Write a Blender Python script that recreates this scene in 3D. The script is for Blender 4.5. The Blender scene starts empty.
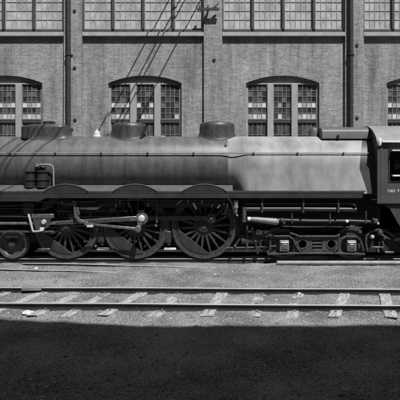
import bpy, bmesh, math, random
from mathutils import Vector, Matrix, noise as mnoise
random.seed(7)
R = math.radians
sc = bpy.context.scene

# ------------------------------------------------------------------ camera, sky, sun, exposure
F = 526.0          # focal length in pixels of the 400 px photograph
XV, YH = 200.0, 175.0   # vanishing point of the view direction in that picture
DC, CZ = 16.3, 2.6      # camera distance from the near wheel faces, camera height over rail top
cam_d = bpy.data.cameras.new('camera'); cam = bpy.data.objects.new('camera', cam_d)
sc.collection.objects.link(cam); sc.camera = cam
cam.location = (0, -DC, CZ); cam.rotation_euler = (R(90), 0, 0)
cam_d.sensor_width = 36; cam_d.lens = F / 400 * 36
cam_d.shift_x = (200 - XV) / 400; cam_d.shift_y = (YH - 200) / 400
cam_d.clip_start = 0.1; cam_d.clip_end = 2000

TO_SUN = Vector((0.235, -0.4415, 0.866)).normalized()
w = bpy.data.worlds.new('World'); sc.world = w; w.use_nodes = True
nt = w.node_tree; bg = nt.nodes['Background']
sky = nt.nodes.new('ShaderNodeTexSky'); sky.sky_type = 'NISHITA'; sky.sun_disc = False
sky.sun_elevation = math.asin(TO_SUN.z); sky.sun_rotation = math.atan2(TO_SUN.x, TO_SUN.y)
bw = nt.nodes.new('ShaderNodeRGBToBW')          # black and white film
nt.links.new(sky.outputs[0], bw.inputs[0]); nt.links.new(bw.outputs[0], bg.inputs[0])
bg.inputs[1].default_value = 0.05
sd = bpy.data.lights.new('sun', 'SUN'); so = bpy.data.objects.new('sun', sd)
sc.collection.objects.link(so); so.location = (8, -20, 30)
so.rotation_euler = (-TO_SUN).to_track_quat('-Z', 'Y').to_euler()
sd.energy = 5.0; sd.angle = R(0.4); sd.color = (1, 1, 1)
sc.view_settings.view_transform = 'Standard'; sc.view_settings.look = 'None'
sc.view_settings.exposure = 0.33; sc.view_settings.gamma = 1.0
sc.view_settings.use_curve_mapping = False
sc.cycles.filter_width = 2.0        # an old soft lens

# ------------------------------------------------------------------ materials (all grey: black and white photograph)
def new_mat(name):
    m = bpy.data.materials.new(name); m.use_nodes = True
    return m, m.node_tree, m.node_tree.nodes['Principled BSDF']

def grey(name, lo, hi, rough=0.6, scale=3.0, detail=6, bump=0.0, bscale=40.0, metal=0.0, stretch=(1, 1, 1), spec=0.5, island=0.0, fine=0.0):
    """a mottled grey: base colour between lo and hi by two noises, optional relief"""
    m, t, b = new_mat(name)
    N, L = t.nodes.new, t.links.new
    tc = N('ShaderNodeTexCoord'); mp = N('ShaderNodeMapping'); mp.inputs['Scale'].default_value = stretch
    L(tc.outputs['Object'], mp.inputs[0])
    n = N('ShaderNodeTexNoise'); n.inputs['Scale'].default_value = scale; n.inputs['Detail'].default_value = detail
    n.inputs['Roughness'].default_value = 0.62
    L(mp.outputs[0], n.inputs['Vector'])
    fac = n.outputs['Fac']
    if fine:
        n2 = N('ShaderNodeTexNoise'); n2.inputs['Scale'].default_value = bscale; n2.inputs['Detail'].default_value = 4
        L(tc.outputs['Object'], n2.inputs['Vector'])
        mx = N('ShaderNodeMath'); mx.operation = 'MULTIPLY_ADD'; mx.inputs[1].default_value = fine
        sb = N('ShaderNodeMath'); sb.operation = 'SUBTRACT'; sb.inputs[1].default_value = 0.5
        L(n2.outputs['Fac'], sb.inputs[0]); L(sb.outputs[0], mx.inputs[0]); L(fac, mx.inputs[2]); fac = mx.outputs[0]
    if island:
        g = N('ShaderNodeNewGeometry'); ma = N('ShaderNodeMath'); ma.operation = 'MULTIPLY_ADD'
        ma.inputs[1].default_value = island
        s2 = N('ShaderNodeMath'); s2.operation = 'SUBTRACT'; s2.inputs[1].default_value = 0.5
        L(g.outputs['Random Per Island'], s2.inputs[0]); L(s2.outputs[0], ma.inputs[0]); L(fac, ma.inputs[2]); fac = ma.outputs[0]
    mr = N('ShaderNodeMapRange'); mr.inputs[1].default_value = 0.3; mr.inputs[2].default_value = 0.7
    mr.inputs[3].default_value = lo; mr.inputs[4].default_value = hi
    L(fac, mr.inputs[0]); L(mr.outputs[0], b.inputs['Base Color'])
    b.inputs['Roughness'].default_value = rough; b.inputs['Metallic'].default_value = metal
    b.inputs['Specular IOR Level'].default_value = spec
    if bump:
        n3 = N('ShaderNodeTexNoise'); n3.inputs['Scale'].default_value = bscale; n3.inputs['Detail'].default_value = 5
        L(tc.outputs['Object'], n3.inputs['Vector'])
        bp = N('ShaderNodeBump'); bp.inputs['Strength'].default_value = bump; bp.inputs['Distance'].default_value = 0.02
        L(n3.outputs['Fac'], bp.inputs['Height']); L(bp.outputs[0], b.inputs['Normal'])
    return m

def brick_mat(name, c1, c2, mortar):
    m, t, b = new_mat(name)
    N, L = t.nodes.new, t.links.new
    tc = N('ShaderNodeTexCoord'); sp = N('ShaderNodeSeparateXYZ'); cb = N('ShaderNodeCombineXYZ')
    L(tc.outputs['Object'], sp.inputs[0])
    ad = N('ShaderNodeMath'); ad.operation = 'ADD'
    L(sp.outputs['X'], ad.inputs[0]); L(sp.outputs['Y'], ad.inputs[1])
    L(ad.outputs[0], cb.inputs['X']); L(sp.outputs['Z'], cb.inputs['Y'])
    br = N('ShaderNodeTexBrick')
    br.inputs['Scale'].default_value = 1.0; br.inputs['Brick Width'].default_value = 0.2
    br.inputs['Row Height'].default_value = 0.066; br.inputs['Mortar Size'].default_value = 0.0065
    br.inputs['Mortar Smooth'].default_value = 0.3; br.inputs['Bias'].default_value = 0.0
    br.inputs['Color1'].default_value = (c1, c1, c1, 1); br.inputs['Color2'].default_value = (c2, c2, c2, 1)
    br.inputs['Mortar'].default_value = (mortar, mortar, mortar, 1)
    L(cb.outputs[0], br.inputs['Vector'])
    # broad soot streaks and blotches, plus small grain
    mp = N('ShaderNodeMapping'); mp.inputs['Scale'].default_value = (0.9, 0.9, 0.35); L(tc.outputs['Object'], mp.inputs[0])
    n1 = N('ShaderNodeTexNoise'); n1.inputs['Scale'].default_value = 1.1; n1.inputs['Detail'].default_value = 7; n1.inputs['Roughness'].default_value = 0.65
    L(mp.outputs[0], n1.inputs['Vector'])
    n2 = N('ShaderNodeTexNoise'); n2.inputs['Scale'].default_value = 14; n2.inputs['Detail'].default_value = 5
    L(tc.outputs['Object'], n2.inputs['Vector'])
    r1 = N('ShaderNodeMapRange'); r1.inputs[1].default_value = 0.3; r1.inputs[2].default_value = 0.72; r1.inputs[3].default_value = 0.66; r1.inputs[4].default_value = 1.26
    r2 = N('ShaderNodeMapRange'); r2.inputs[1].default_value = 0.3; r2.inputs[2].default_value = 0.7; r2.inputs[3].default_value = 0.8; r2.inputs[4].default_value = 1.2
    L(n1.outputs['Fac'], r1.inputs[0]); L(n2.outputs['Fac'], r2.inputs[0])
    mu = N('ShaderNodeMath'); mu.operation = 'MULTIPLY'; L(r1.outputs[0], mu.inputs[0]); L(r2.outputs[0], mu.inputs[1])
    mp3 = N('ShaderNodeMapping'); mp3.inputs['Scale'].default_value = (2.6, 2.6, 0.16); L(tc.outputs['Object'], mp3.inputs[0])
    n5 = N('ShaderNodeTexNoise'); n5.inputs['Scale'].default_value = 1.6; n5.inputs['Detail'].default_value = 8; n5.inputs['Roughness'].default_value = 0.7
    L(mp3.outputs[0], n5.inputs['Vector'])
    r5 = N('ShaderNodeMapRange'); r5.inputs[1].default_value = 0.36; r5.inputs[2].default_value = 0.52; r5.inputs[3].default_value = 0.68; r5.inputs[4].default_value = 1.06
    L(n5.outputs['Fac'], r5.inputs[0])
    n6 = N('ShaderNodeTexNoise'); n6.inputs['Scale'].default_value = 4.2; n6.inputs['Detail'].default_value = 9; n6.inputs['Roughness'].default_value = 0.75
    L(tc.outputs['Object'], n6.inputs['Vector'])
    r6 = N('ShaderNodeMapRange'); r6.inputs[1].default_value = 0.62; r6.inputs[2].default_value = 0.74; r6.inputs[3].default_value = 1.0; r6.inputs[4].default_value = 1.55
    L(n6.outputs['Fac'], r6.inputs[0])
    m5 = N('ShaderNodeMath'); m5.operation = 'MULTIPLY'; L(mu.outputs[0], m5.inputs[0]); L(r5.outputs[0], m5.inputs[1])
    mu = N('ShaderNodeMath'); mu.operation = 'MULTIPLY'; L(m5.outputs[0], mu.inputs[0]); L(r6.outputs[0], mu.inputs[1])
    vm = N('ShaderNodeVectorMath'); vm.operation = 'SCALE'; L(br.outputs['Color'], vm.inputs[0]); L(mu.outputs[0], vm.inputs['Scale'])
    L(vm.outputs[0], b.inputs['Base Color']); b.inputs['Roughness'].default_value = 0.9; b.inputs['Specular IOR Level'].default_value = 0.15
    iv = N('ShaderNodeMath'); iv.operation = 'SUBTRACT'; iv.inputs[0].default_value = 1.0; L(br.outputs['Fac'], iv.inputs[1])
    a2 = N('ShaderNodeMath'); a2.operation = 'MULTIPLY_ADD'; a2.inputs[1].default_value = 0.5; L(n2.outputs['Fac'], a2.inputs[0]); L(iv.outputs[0], a2.inputs[2])
    bp = N('ShaderNodeBump'); bp.inputs['Strength'].default_value = 0.7; bp.inputs['Distance'].default_value = 0.012
    L(a2.outputs[0], bp.inputs['Height']); L(bp.outputs[0], b.inputs['Normal'])
    return m

M = {}
M['brick'] = brick_mat('brick', 0.20, 0.295, 0.40)
M['stone_sill'] = grey('stone_sill', 0.30, 0.42, 0.85, 3, bump=0.3)
M['frame_wood'] = grey('frame_wood', 0.26, 0.38, 0.7, 4, bump=0.2, stretch=(1, 1, 0.3))
M['dark_wood'] = grey('dark_wood', 0.03, 0.06, 0.7, 4)
M['muntin'] = grey('muntin', 0.16, 0.24, 0.6, 5)
M['pane_dark'] = grey('pane_dark', 0.02, 0.08, 0.2, 3, island=0.3)
M['pane_grey'] = grey('pane_grey', 0.05, 0.14, 0.3, 5, island=0.5)
M['pane_white'] = grey('pane_white', 0.3, 0.62, 0.5, 9, island=0.5)
M['pane_pale'] = grey('pane_pale', 0.29, 0.50, 0.4, 3, island=0.3, fine=0.4, bscale=9)
M['muntin_pale'] = grey('muntin_pale', 0.24, 0.32, 0.6, 5)
M['iron'] = grey('iron', 0.02, 0.04, 0.55, 6)
M['roofing'] = grey('roofing', 0.05, 0.09, 0.9, 2)
M['ground'] = grey('ground', 0.07, 0.255, 0.95, 0.8, 11, bump=1.0, bscale=34, spec=0.1, fine=1.3)
M['gravel'] = grey('gravel', 0.07, 0.34, 0.95, 3, island=1.0, spec=0.15)
M['tie'] = grey('tie', 0.12, 0.44, 0.9, 5, 9, bump=0.6, bscale=30, stretch=(4, 0.5, 1), spec=0.1, fine=0.8)
M['rail'] = grey('rail', 0.01, 0.028, 0.6, 8, bump=0.1)
M['rail_head'] = grey('rail_head', 0.4, 0.55, 0.4, 6, metal=0.3, stretch=(0.2, 1, 1))
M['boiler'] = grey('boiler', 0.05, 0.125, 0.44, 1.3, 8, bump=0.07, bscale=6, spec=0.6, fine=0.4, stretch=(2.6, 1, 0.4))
M['firebox'] = grey('firebox', 0.15, 0.37, 0.5, 0.75, 7, bump=0.10, bscale=2.2, spec=0.25, fine=0.35, stretch=(1.5, 1, 0.5))  # streaks of sheen are put into the grey, along with the smudges
M['cab_shade_jacket'] = grey('cab_shade_jacket', 0.03, 0.05, 0.5, 2)  # the cab's shadow as a dark tone; the cab front shares it
M['dome'] = grey('dome', 0.022, 0.065, 0.42, 3, spec=0.55, fine=0.6, stretch=(1.5, 1.5, 0.5), bump=0.06, bscale=12)
M['casing'] = grey('casing', 0.06, 0.10, 0.5, 2)
M['board'] = grey('board', 0.05, 0.10, 0.65, 3, fine=0.6)
M['valance'] = grey('valance', 0.018, 0.04, 0.45, 2, fine=0.5)
M['splasher'] = grey('splasher', 0.014, 0.028, 0.5, 3)
M['black'] = grey('black', 0.008, 0.02, 0.65, 4, spec=0.3)
M['wheel'] = grey('wheel', 0.02, 0.055, 0.4, 7, spec=0.5, fine=0.8)
M['tyre'] = grey('tyre', 0.03, 0.075, 0.4, 7, fine=0.7)
M['weight'] = grey('weight', 0.016, 0.042, 0.42, 6, fine=0.9)
M['rod'] = grey('rod', 0.10, 0.28, 0.33, 9, metal=0.6, fine=0.8)
M['rod_dark'] = grey('rod_dark', 0.03, 0.065, 0.4, 8, fine=0.5)
M['bright'] = grey('bright', 0.55, 0.8, 0.35, 8, metal=0.4)
M['pipe'] = grey('pipe', 0.14, 0.24, 0.5, 5)
M['truck'] = grey('truck', 0.028, 0.07, 0.5, 6, bump=0.2, fine=0.7)
M['handrail'] = grey('handrail', 0.18, 0.28, 0.45, 5)
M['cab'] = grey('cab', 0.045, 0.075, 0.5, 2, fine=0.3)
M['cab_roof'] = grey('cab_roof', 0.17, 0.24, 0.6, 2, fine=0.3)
M['white_paint'] = grey('white_paint', 0.6, 0.8, 0.5, 9)
M['rock'] = grey('rock', 0.35, 0.6, 0.9, 9, bump=0.5)
M['plank'] = grey('plank', 0.12, 0.2, 0.85, 6, stretch=(0.2, 1, 1))
M['cable'] = grey('cable', 0.02, 0.03, 0.6, 6)

# ------------------------------------------------------------------ mesh helpers
def at(px, py, Y):
    """world X, Z of a spot measured in the 400 px photograph, for a thing standing at depth Y"""
    s = (Y + DC) / F
    return ((px - XV) * s, CZ - (py - YH) * s)
def AX(px, Y): return at(px, 0, Y)[0]
def AZ(py, Y): return at(0, py, Y)[1]

class MB:
    def __init__(s): s.v, s.f, s.m = [], [], []
    def face(s, idx, mi=0): s.f.append(idx); s.m.append(mi)
    def add(s, verts, faces, mi=0):
        o = len(s.v); s.v += [tuple(p) for p in verts]
        for f in faces: s.face([i + o for i in f], mi)
        return s
    def box(s, x0, x1, y0, y1, z0, z1, mi=0):
        return s.add([(x0,y0,z0),(x1,y0,z0),(x1,y1,z0),(x0,y1,z0),(x0,y0,z1),(x1,y0,z1),(x1,y1,z1),(x0,y1,z1)],
              [(0,3,2,1),(4,5,6,7),(0,1,5,4),(1,2,6,5),(2,3,7,6),(3,0,4,7)], mi)
    def prism(s, pts, y0, y1, mi=0):
        """polygon of (x,z) extruded along Y"""
        n = len(pts)
        a = sum(pts[i][0]*pts[(i+1)%n][1]-pts[(i+1)%n][0]*pts[i][1] for i in range(n))
        if a < 0: pts = pts[::-1]
        v = [(p[0], y0, p[1]) for p in pts] + [(p[0], y1, p[1]) for p in pts]
        return s.add(v, [list(range(n)), list(range(2*n-1, n-1, -1))] + [(i+n, (i+1)%n+n, (i+1)%n, i) for i in range(n)], mi)
    def prism_x(s, pts, x0, x1, mi=0):
        """polygon of (y,z) extruded along X"""
        n = len(pts)
        v = [(x0, p[0], p[1]) for p in pts] + [(x1, p[0], p[1]) for p in pts]
        return s.add(v, [list(range(n-1, -1, -1)), list(range(n, 2*n))] + [(i, (i+1)%n, (i+1)%n+n, i+n) for i in range(n)], mi)
    def cyl(s, a, b, r, r2=None, n=20, caps=True, mi=0):
        a, b = Vector(a), Vector(b); r2 = r if r2 is None else r2
        d = (b-a).normalized(); u = d.orthogonal().normalized(); q = d.cross(u)
        v = [a + (u*math.cos(t)+q*math.sin(t))*r for t in [2*math.pi*i/n for i in range(n)]]
        v += [b + (u*math.cos(t)+q*math.sin(t))*r2 for t in [2*math.pi*i/n for i in range(n)]]
        f = [(i, (i+1)%n, (i+1)%n+n, i+n) for i in range(n)]
        if caps: f += [list(range(n-1, -1, -1)), list(range(n, 2*n))]
        return s.add(v, f, mi)
    def tube(s, pts, r, n=10, mi=0):
        pts = [Vector(p) for p in pts]; rings = []; o = len(s.v); u = None
        for i, p in enumerate(pts):
            d = (pts[min(i+1, len(pts)-1)] - pts[max(i-1, 0)]).normalized()
            u = d.orthogonal() if u is None else (u - d*u.dot(d))
            u.normalize(); q = d.cross(u)
            s.v += [tuple(p + (u*math.cos(2*math.pi*k/n)+q*math.sin(2*math.pi*k/n))*r) for k in range(n)]
        for i in range(len(pts)-1):
            for k in range(n):
                s.face([o+i*n+k, o+i*n+(k+1)%n, o+(i+1)*n+(k+1)%n, o+(i+1)*n+k], mi)
        s.face([o+k for k in range(n-1, -1, -1)], mi); s.face([o+(len(pts)-1)*n+k for k in range(n)], mi)
        return s
    def lathe(s, prof, c, axis='Y', n=32, mi=0):
        """profile of (radius, offset along axis) revolved; closed only where radius is 0"""
        o = len(s.v); c = Vector(c)
        for r, h in prof:
            for k in range(n):
                t = 2*math.pi*k/n; ca, sa = r*math.cos(t), r*math.sin(t)
                s.v.append(tuple(c + (Vector((ca, h, sa)) if axis == 'Y' else Vector((ca, sa, h)) if axis == 'Z' else Vector((h, ca, sa)))))
        for i in range(len(prof)-1):
            for k in range(n):
                s.face([o+i*n+k, o+i*n+(k+1)%n, o+(i+1)*n+(k+1)%n, o+(i+1)*n+k], mi)
        return s
    def ring(s, c, r0, r1, y0, y1, n=48, mi=0):
        """annulus lying in XZ, thick along Y"""
        return s.lathe([(r0, y0), (r1, y0), (r1, y1), (r0, y1), (r0, y0)], c, 'Y', n, mi)
    def bar(s, p, q, w0, w1, y0, y1, mi=0):
        """flat bar between two (x,z) points"""
        p, q = Vector(p), Vector(q); d = (q-p).normalized(); n = Vector((-d.y, d.x))
        return s.prism([p-n*w0/2, q-n*w1/2, q+n*w1/2, p+n*w0/2], y0, y1, mi)

def empty(name, loc, label=None, cat=None, group=None):
    o = bpy.data.objects.new(name, None); sc.collection.objects.link(o); o.location = loc
    if label: o['label'] = label; o['category'] = cat
    if group: o['group'] = group
    return o
def world_loc(o):
    v = Vector((0, 0, 0))
    while o: v += o.location; o = o.parent
    return v
def obj(name, mb, mats, parent=None, smooth=35, bevel=0.0, origin=None, fix=True):
    me = bpy.data.meshes.new(name)
    base = world_loc(parent) if parent else Vector((0, 0, 0))
    org = Vector(origin) if origin else base
    me.from_pydata([tuple(Vector(v) - org) for v in mb.v], [], mb.f)
    mats = mats if isinstance(mats, (list, tuple)) else [mats]
    for m in mats: me.materials.append(M[m])
    if len(mats) > 1: me.polygons.foreach_set('material_index', mb.m)
    if fix:
        bm = bmesh.new(); bm.from_mesh(me); bmesh.ops.recalc_face_normals(bm, faces=bm.faces); bm.to_mesh(me); bm.free()
    if smooth:
        me.shade_smooth(); me.set_sharp_from_angle(angle=R(smooth))
    me.update()
    o = bpy.data.objects.new(name, me); sc.collection.objects.link(o)
    o.parent = parent; o.location = org - base
    if bevel:
        b = o.modifiers.new('bevel', 'BEVEL'); b.width = bevel; b.segments = 2; b.limit_method = 'ANGLE'; b.angle_limit = R(40)
    return o
def tag(o, label, cat, group=None):
    o['label'] = label; o['category'] = cat
    if group: o['group'] = group
    return o

# ------------------------------------------------------------------ ground
GZ = -0.13
TRK = R(-1.3)                       # the near track runs a hair askew
NEAR_Y0 = AX(0, 0) * 0 + 0
def track_y(x):                     # depth of the near track's front rail
    return -5.7 + x * math.tan(TRK)
def ground_z(x, y):
    z = GZ
    n = mnoise.fractal(Vector((x*1.4, y*1.4, 3.1)), 1.0, 2.0, 5)
    z += 0.022 * n + 0.02 * mnoise.noise(Vector((x*0.5, y*0.5, 9)))
    dy = y - track_y(x)
    if -1.6 < dy < 2.8: z -= 0.0
    if dy < -0.35: z -= 0.05 * min(1, (-0.35 - dy) / 0.5)
    z += 0.012 * mnoise.noise(Vector((x*7, y*7, 1)))
    if y > -0.6: z = min(z, -0.115)
    return z
def axis(a, b, lo, hi, step, far):
    v = [lo + i*step for i in range(int(round((hi-lo)/step))+1)]
    d, p = step, lo
    left = []
    while p > a: d *= 1.5; p -= d; left.append(max(p, a))
    d, p = step, hi; right = []
    while p < b: d *= 1.5; p += d; right.append(min(p, b))
    return left[::-1] + v + right
xs = axis(-300, 300, -8.4, 8.4, 0.075, 0); ys = axis(-200, 300, -11.2, 1.0, 0.06, 0)
g = MB()
for y in ys:
    for x in xs:
        inside = -9.5 < x < 9.5 and -13 < y < 2
        g.v.append((x, y, ground_z(x, y) if inside else GZ - 0.02))
nx = len(xs)
for j in range(len(ys)-1):
    for i in range(nx-1):
        g.f.append([j*nx+i, j*nx+i+1, (j+1)*nx+i+1, (j+1)*nx+i]); g.m.append(0)
go = obj('ground', g, 'ground', smooth=60, fix=False); go['kind'] = 'structure'

# loose stones and cinders: nobody could count them
gs = MB()
OCT = [(1,0,0),(0,1,0),(-1,0,0),(0,-1,0),(0,0,1),(0,0,-0.6)]
OF = [(0,1,4),(1,2,4),(2,3,4),(3,0,4),(1,0,5),(2,1,5),(3,2,5),(0,3,5)]
def stone(mb, x, y, z, r):
    a = random.uniform(0, 6.28); c, s_ = math.cos(a), math.sin(a)
    sx, sy, sz = r*random.uniform(.7, 1.3), r*random.uniform(.6, 1.1), r*random.uniform(.28, .6)
    vv = []
    for p in OCT:
        q = (p[0]*sx*random.uniform(.8, 1.2), p[1]*sy*random.uniform(.8, 1.2), p[2]*sz + random.uniform(-.1, .1)*r)
        vv.append((x + q[0]*c - q[1]*s_, y + q[0]*s_ + q[1]*c, z + q[2]))
    mb.add(vv, OF)
for k in range(52000):
    y = -10.8 + 10.6 * random.random()
    span = (y + DC) / F
    x = random.uniform(-XV*span - 1.0, (400-XV)*span + 1.0)
    r = random.choice((0.005, 0.006, 0.008, 0.010, 0.015)) * random.uniform(.7, 1.3)
    if random.random() < 0.022: r = random.uniform(0.02, 0.034) if random.random() < .9 else random.uniform(.035, .055)
    stone(gs, x, y, ground_z(x, y) + r*0.04, r)
gv = obj('gravel', gs, 'gravel', smooth=0, fix=False)
gv['kind'] = 'stuff'; gv['label'] = 'loose stones and cinders strewn over the yard'; gv['category'] = 'gravel'

# ------------------------------------------------------------------ tracks
RAILP = [(-.07,-.15),(.07,-.15),(.07,-.138),(.012,-.122),(.011,-.045),(.034,-.032),(.036,-.006),(.028,0),(-.028,0),(-.036,-.006),(-.034,-.032),(-.011,-.045),(-.012,-.122),(-.07,-.138)]
def rail_mesh(x0, x1, y, rot=0.0, pivot=None, wob=0.0):
    mb = MB(); n = len(RAILP); seg = 40
    for i in range(seg+1):
        x = x0 + (x1-x0)*i/seg
        yy = y + (x - (pivot if pivot is not None else 0)) * math.tan(rot) + wob*mnoise.noise(Vector((x*.25, y, 0)))
        zz = 0.6*wob*mnoise.noise(Vector((x*.3, y, 5)))
        mb.v += [(x, yy+p[0], zz+p[1]) for p in RAILP]
    for i in range(seg):
        for k in range(n):
            mb.face([i*n+k, i*n+(k+1)%n, (i+1)*n+(k+1)%n, (i+1)*n+k], 1 if k in (6, 7, 8) else 0)
    mb.face(list(range(n-1,-1,-1))); mb.face([seg*n+k for k in range(n)])
    return mb
def tie_piece(track, x, yc, length, rotz, top, wid, rough=.006):
    mb = MB(); nseg = 14
    prof = [(-.5,-.16),(.5,-.16),(.5,-.012),(.46,0),(-.46,0),(-.5,-.012)]
    for i in range(nseg+1):
        t = -length/2 + length*i/nseg
        for p in prof:
            mb.v.append((p[0]*wid + random.uniform(-rough, rough), t + (random.uniform(-.05, .05) if i in (0, nseg) else 0), p[1] + random.uniform(-rough, rough)))
    n = len(prof)
    for i in range(nseg):
        for k in range(n): mb.face([i*n+k, i*n+(k+1)%n, (i+1)*n+(k+1)%n, (i+1)*n+k])
    mb.face(list(range(n-1,-1,-1))); mb.face([nseg*n+k for k in range(n)])
    o = obj('tie', mb, 'tie', None, smooth=0)
    o.parent = track; o.location = Vector((x, yc, top)) - track.location; o.rotation_euler.z = rotz
    return o
tr = empty('railway_track', (0, -4.95, -0.15), 'empty railway track with pale half-buried ties crossing the foreground', 'railway track')
obj('rail', rail_mesh(-13, 13, -5.7, TRK, 0, 0.02), ['rail', 'rail_head'], tr)
obj('rail', rail_mesh(-13, 13, -4.2, TRK, 0, 0.02), ['rail', 'rail_head'], tr)
# pale ties where the photograph shows them (x measured between the rails)
for px in (-62, -18, 22, 62, 92, 128, 170, 217, 258, 296, 341, 386, 430):
    yt = -4.95
    x = AX(px, -5.0)
    rz = TRK + R(random.uniform(-15, -8) - (6 if px > 330 else 0))
    top = -0.116 + random.uniform(-.016, .014); wd = random.uniform(.2, .26)
    t_ = tie_piece(tr, x, yt + x*math.tan(TRK), random.uniform(2.35, 2.65), rz, top, wd, rough=.009)
    for yr_ in (-5.7, -4.2):                  # plate and spikes under each rail
        dy = yr_ - yt; xr_ = x - dy*math.tan(rz)
        pl = MB(); pl.box(xr_-.09, xr_+.09, yr_+x*math.tan(TRK)-.13, yr_+x*math.tan(TRK)+.13, -.146, -.132 + .01)
        obj('tie_plate', pl, 'plank', tr, smooth=0)
        for sx, sy in ((random.uniform(-.06, .06), -.085), (random.uniform(-.06, .06), .085)):
            spk = MB(); cx_, cy_ = xr_+sx, yr_+x*math.tan(TRK)+sy
            spk.box(cx_-.012, cx_+.012, cy_-.012, cy_+.012, -.14, -.098); spk.box(cx_-.018, cx_+.018, cy_-.022, cy_+.022, -.0979, -.088); obj('spike', spk, 'plank', tr, smooth=0)
# spikes beside the rail feet
lt = empty('railway_track', (-5, 0.8, -0.15), 'railway track carrying the steam locomotive along the shop wall', 'railway track')
obj('rail', rail_mesh(-22, 12, 0.07), ['rail', 'rail_head'], lt)
obj('rail', rail_mesh(-22, 12, 1.575), ['rail', 'rail_head'], lt)
for k in range(48):
    tie_piece(lt, -20 + k*0.62 + random.uniform(-.04, .04), 0.82, 2.5, R(random.uniform(-2, 2)), -0.155, 0.22)

# old rails lying half buried in front of the engine
def buried(px0, py0, px1, py1, label):
    Y0 = 0; 
    def dep(py): return F*(CZ-GZ+0.02)/(py-YH) - DC
    ya, yb = dep(py0), dep(py1)
    xa, xb = AX(px0, ya), AX(px1, yb)
    mb = MB(); n = len(RAILP); seg = 16
    for i in range(seg+1):
        t = i/seg; x, y = xa+(xb-xa)*t, ya+(yb-ya)*t
        z = GZ + 0.045 + 0.012*math.sin(t*7) - 0.05*max(0, t-0.75)/0.25
        mb.v += [(x, y+p[0], z+p[1]) for p in RAILP]
    for i in range(seg):
        for k in range(n): mb.face([i*n+k, i*n+(k+1)%n, (i+1)*n+(k+1)%n, (i+1)*n+k], 1 if k in (6,7,8) else 0)
    mb.face(list(range(n-1,-1,-1))); mb.face([seg*n+k for k in range(n)])
    o = obj('buried_rail', mb, ['rail', 'rail_head'], origin=(xa, ya, GZ))
    tag(o, label, 'rail', 'old rails half buried in the dirt')
buried(22, 265.3, 216, 268.6, 'longer half-buried rail lying just in front of the driving wheels')
buried(-60, 270.5, 118, 273.0, 'shorter half-buried rail at the left, nearer the foreground track')

# long pipe lying on the ground under the trailing truck
pm = MB(); py_ = -0.42; x0 = AX(277, py_)
pm.lathe([(0, -.02), (.045, -.018), (.068, 0.0), (.07, .03), (.07, 8.0), (0, 8.0)], (x0, py_, GZ + .075), 'X', 16)
tag(obj('ground_pipe', pm, 'pipe', origin=(x0, py_, GZ)), 'long grey pipe lying on the ground below the trailing truck', 'pipe')

def rock(px, py, Y, r, label, mat='rock'):
    bm = bmesh.new(); bmesh.ops.create_icosphere(bm, subdivisions=2, radius=r)
    for v in bm.verts:
        k = 1 + .35*mnoise.noise(v.co*(2.2/r*.5) + Vector((px, 0, 0))); v.co *= k
        v.co.x *= 1.35; v.co.z *= .72
    mb = MB(); bm.verts.ensure_lookup_table()
    x, z = at(px, py, Y); z0 = ground_z(x, Y) + r*.45
    mb.v = [tuple(v.co + Vector((x, Y, z0))) for v in bm.verts]
    for f in bm.faces: mb.face([v.index for v in f.verts])
    bm.free()
    tag(obj('rock', mb, mat, smooth=25, origin=(x, Y, z0 - r*.4)), label, 'rock')
rock(28, 307, -5.95, 0.085, 'pale rounded rock lying against the near foreground rail at left')
rock(299, 293, -4.3, 0.04, 'small rock lying on the far foreground rail')
rock(36, 266, -1.0, 0.05, 'small pale stone between the two half-buried rails')
pk = MB(); xk = AX(34, -4.0); pk.box(xk-.22, xk+.22, -4.22, -3.98, -0.06, 0.012)
tag(obj('wood_block', pk, 'plank', bevel=.008, origin=(xk, -4.1, -.06)), 'short grey wooden block lying across the far foreground rail', 'block')

# ------------------------------------------------------------------ the brick machine shop
YW = 3.6; YP = YW + 0.12; YG = YP + 0.15      # pilaster face, panel face, window plane
SW = (YW + DC) / F
BAY = 139.8 * SW
shop = empty('machine_shop', (AX(213, YW), YW, -0.2), 'long brick railway workshop with arched windows and pale upper glazing behind the locomotive', 'building')
PIL = [AX(p, YW) for p in (-207, -67.5, 73, 213, 354.5, 494)]     # pilaster centres
PWID = 18.5 * SW
ZB, ZT = -0.2, 14.2
Z_sill0, Z_sill1 = AZ(36.0, YW), AZ(32.2, YW)    # stone course under the upper glazing
wl = MB()
# plain piers
for i, xp in enumerate(PIL):
    pb = MB(); pb.box(xp-PWID/2, xp+PWID/2, YW, YP+.45, ZB, ZT-.5)
    obj('pilaster', pb, 'brick', shop, smooth=0, bevel=.006)
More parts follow.
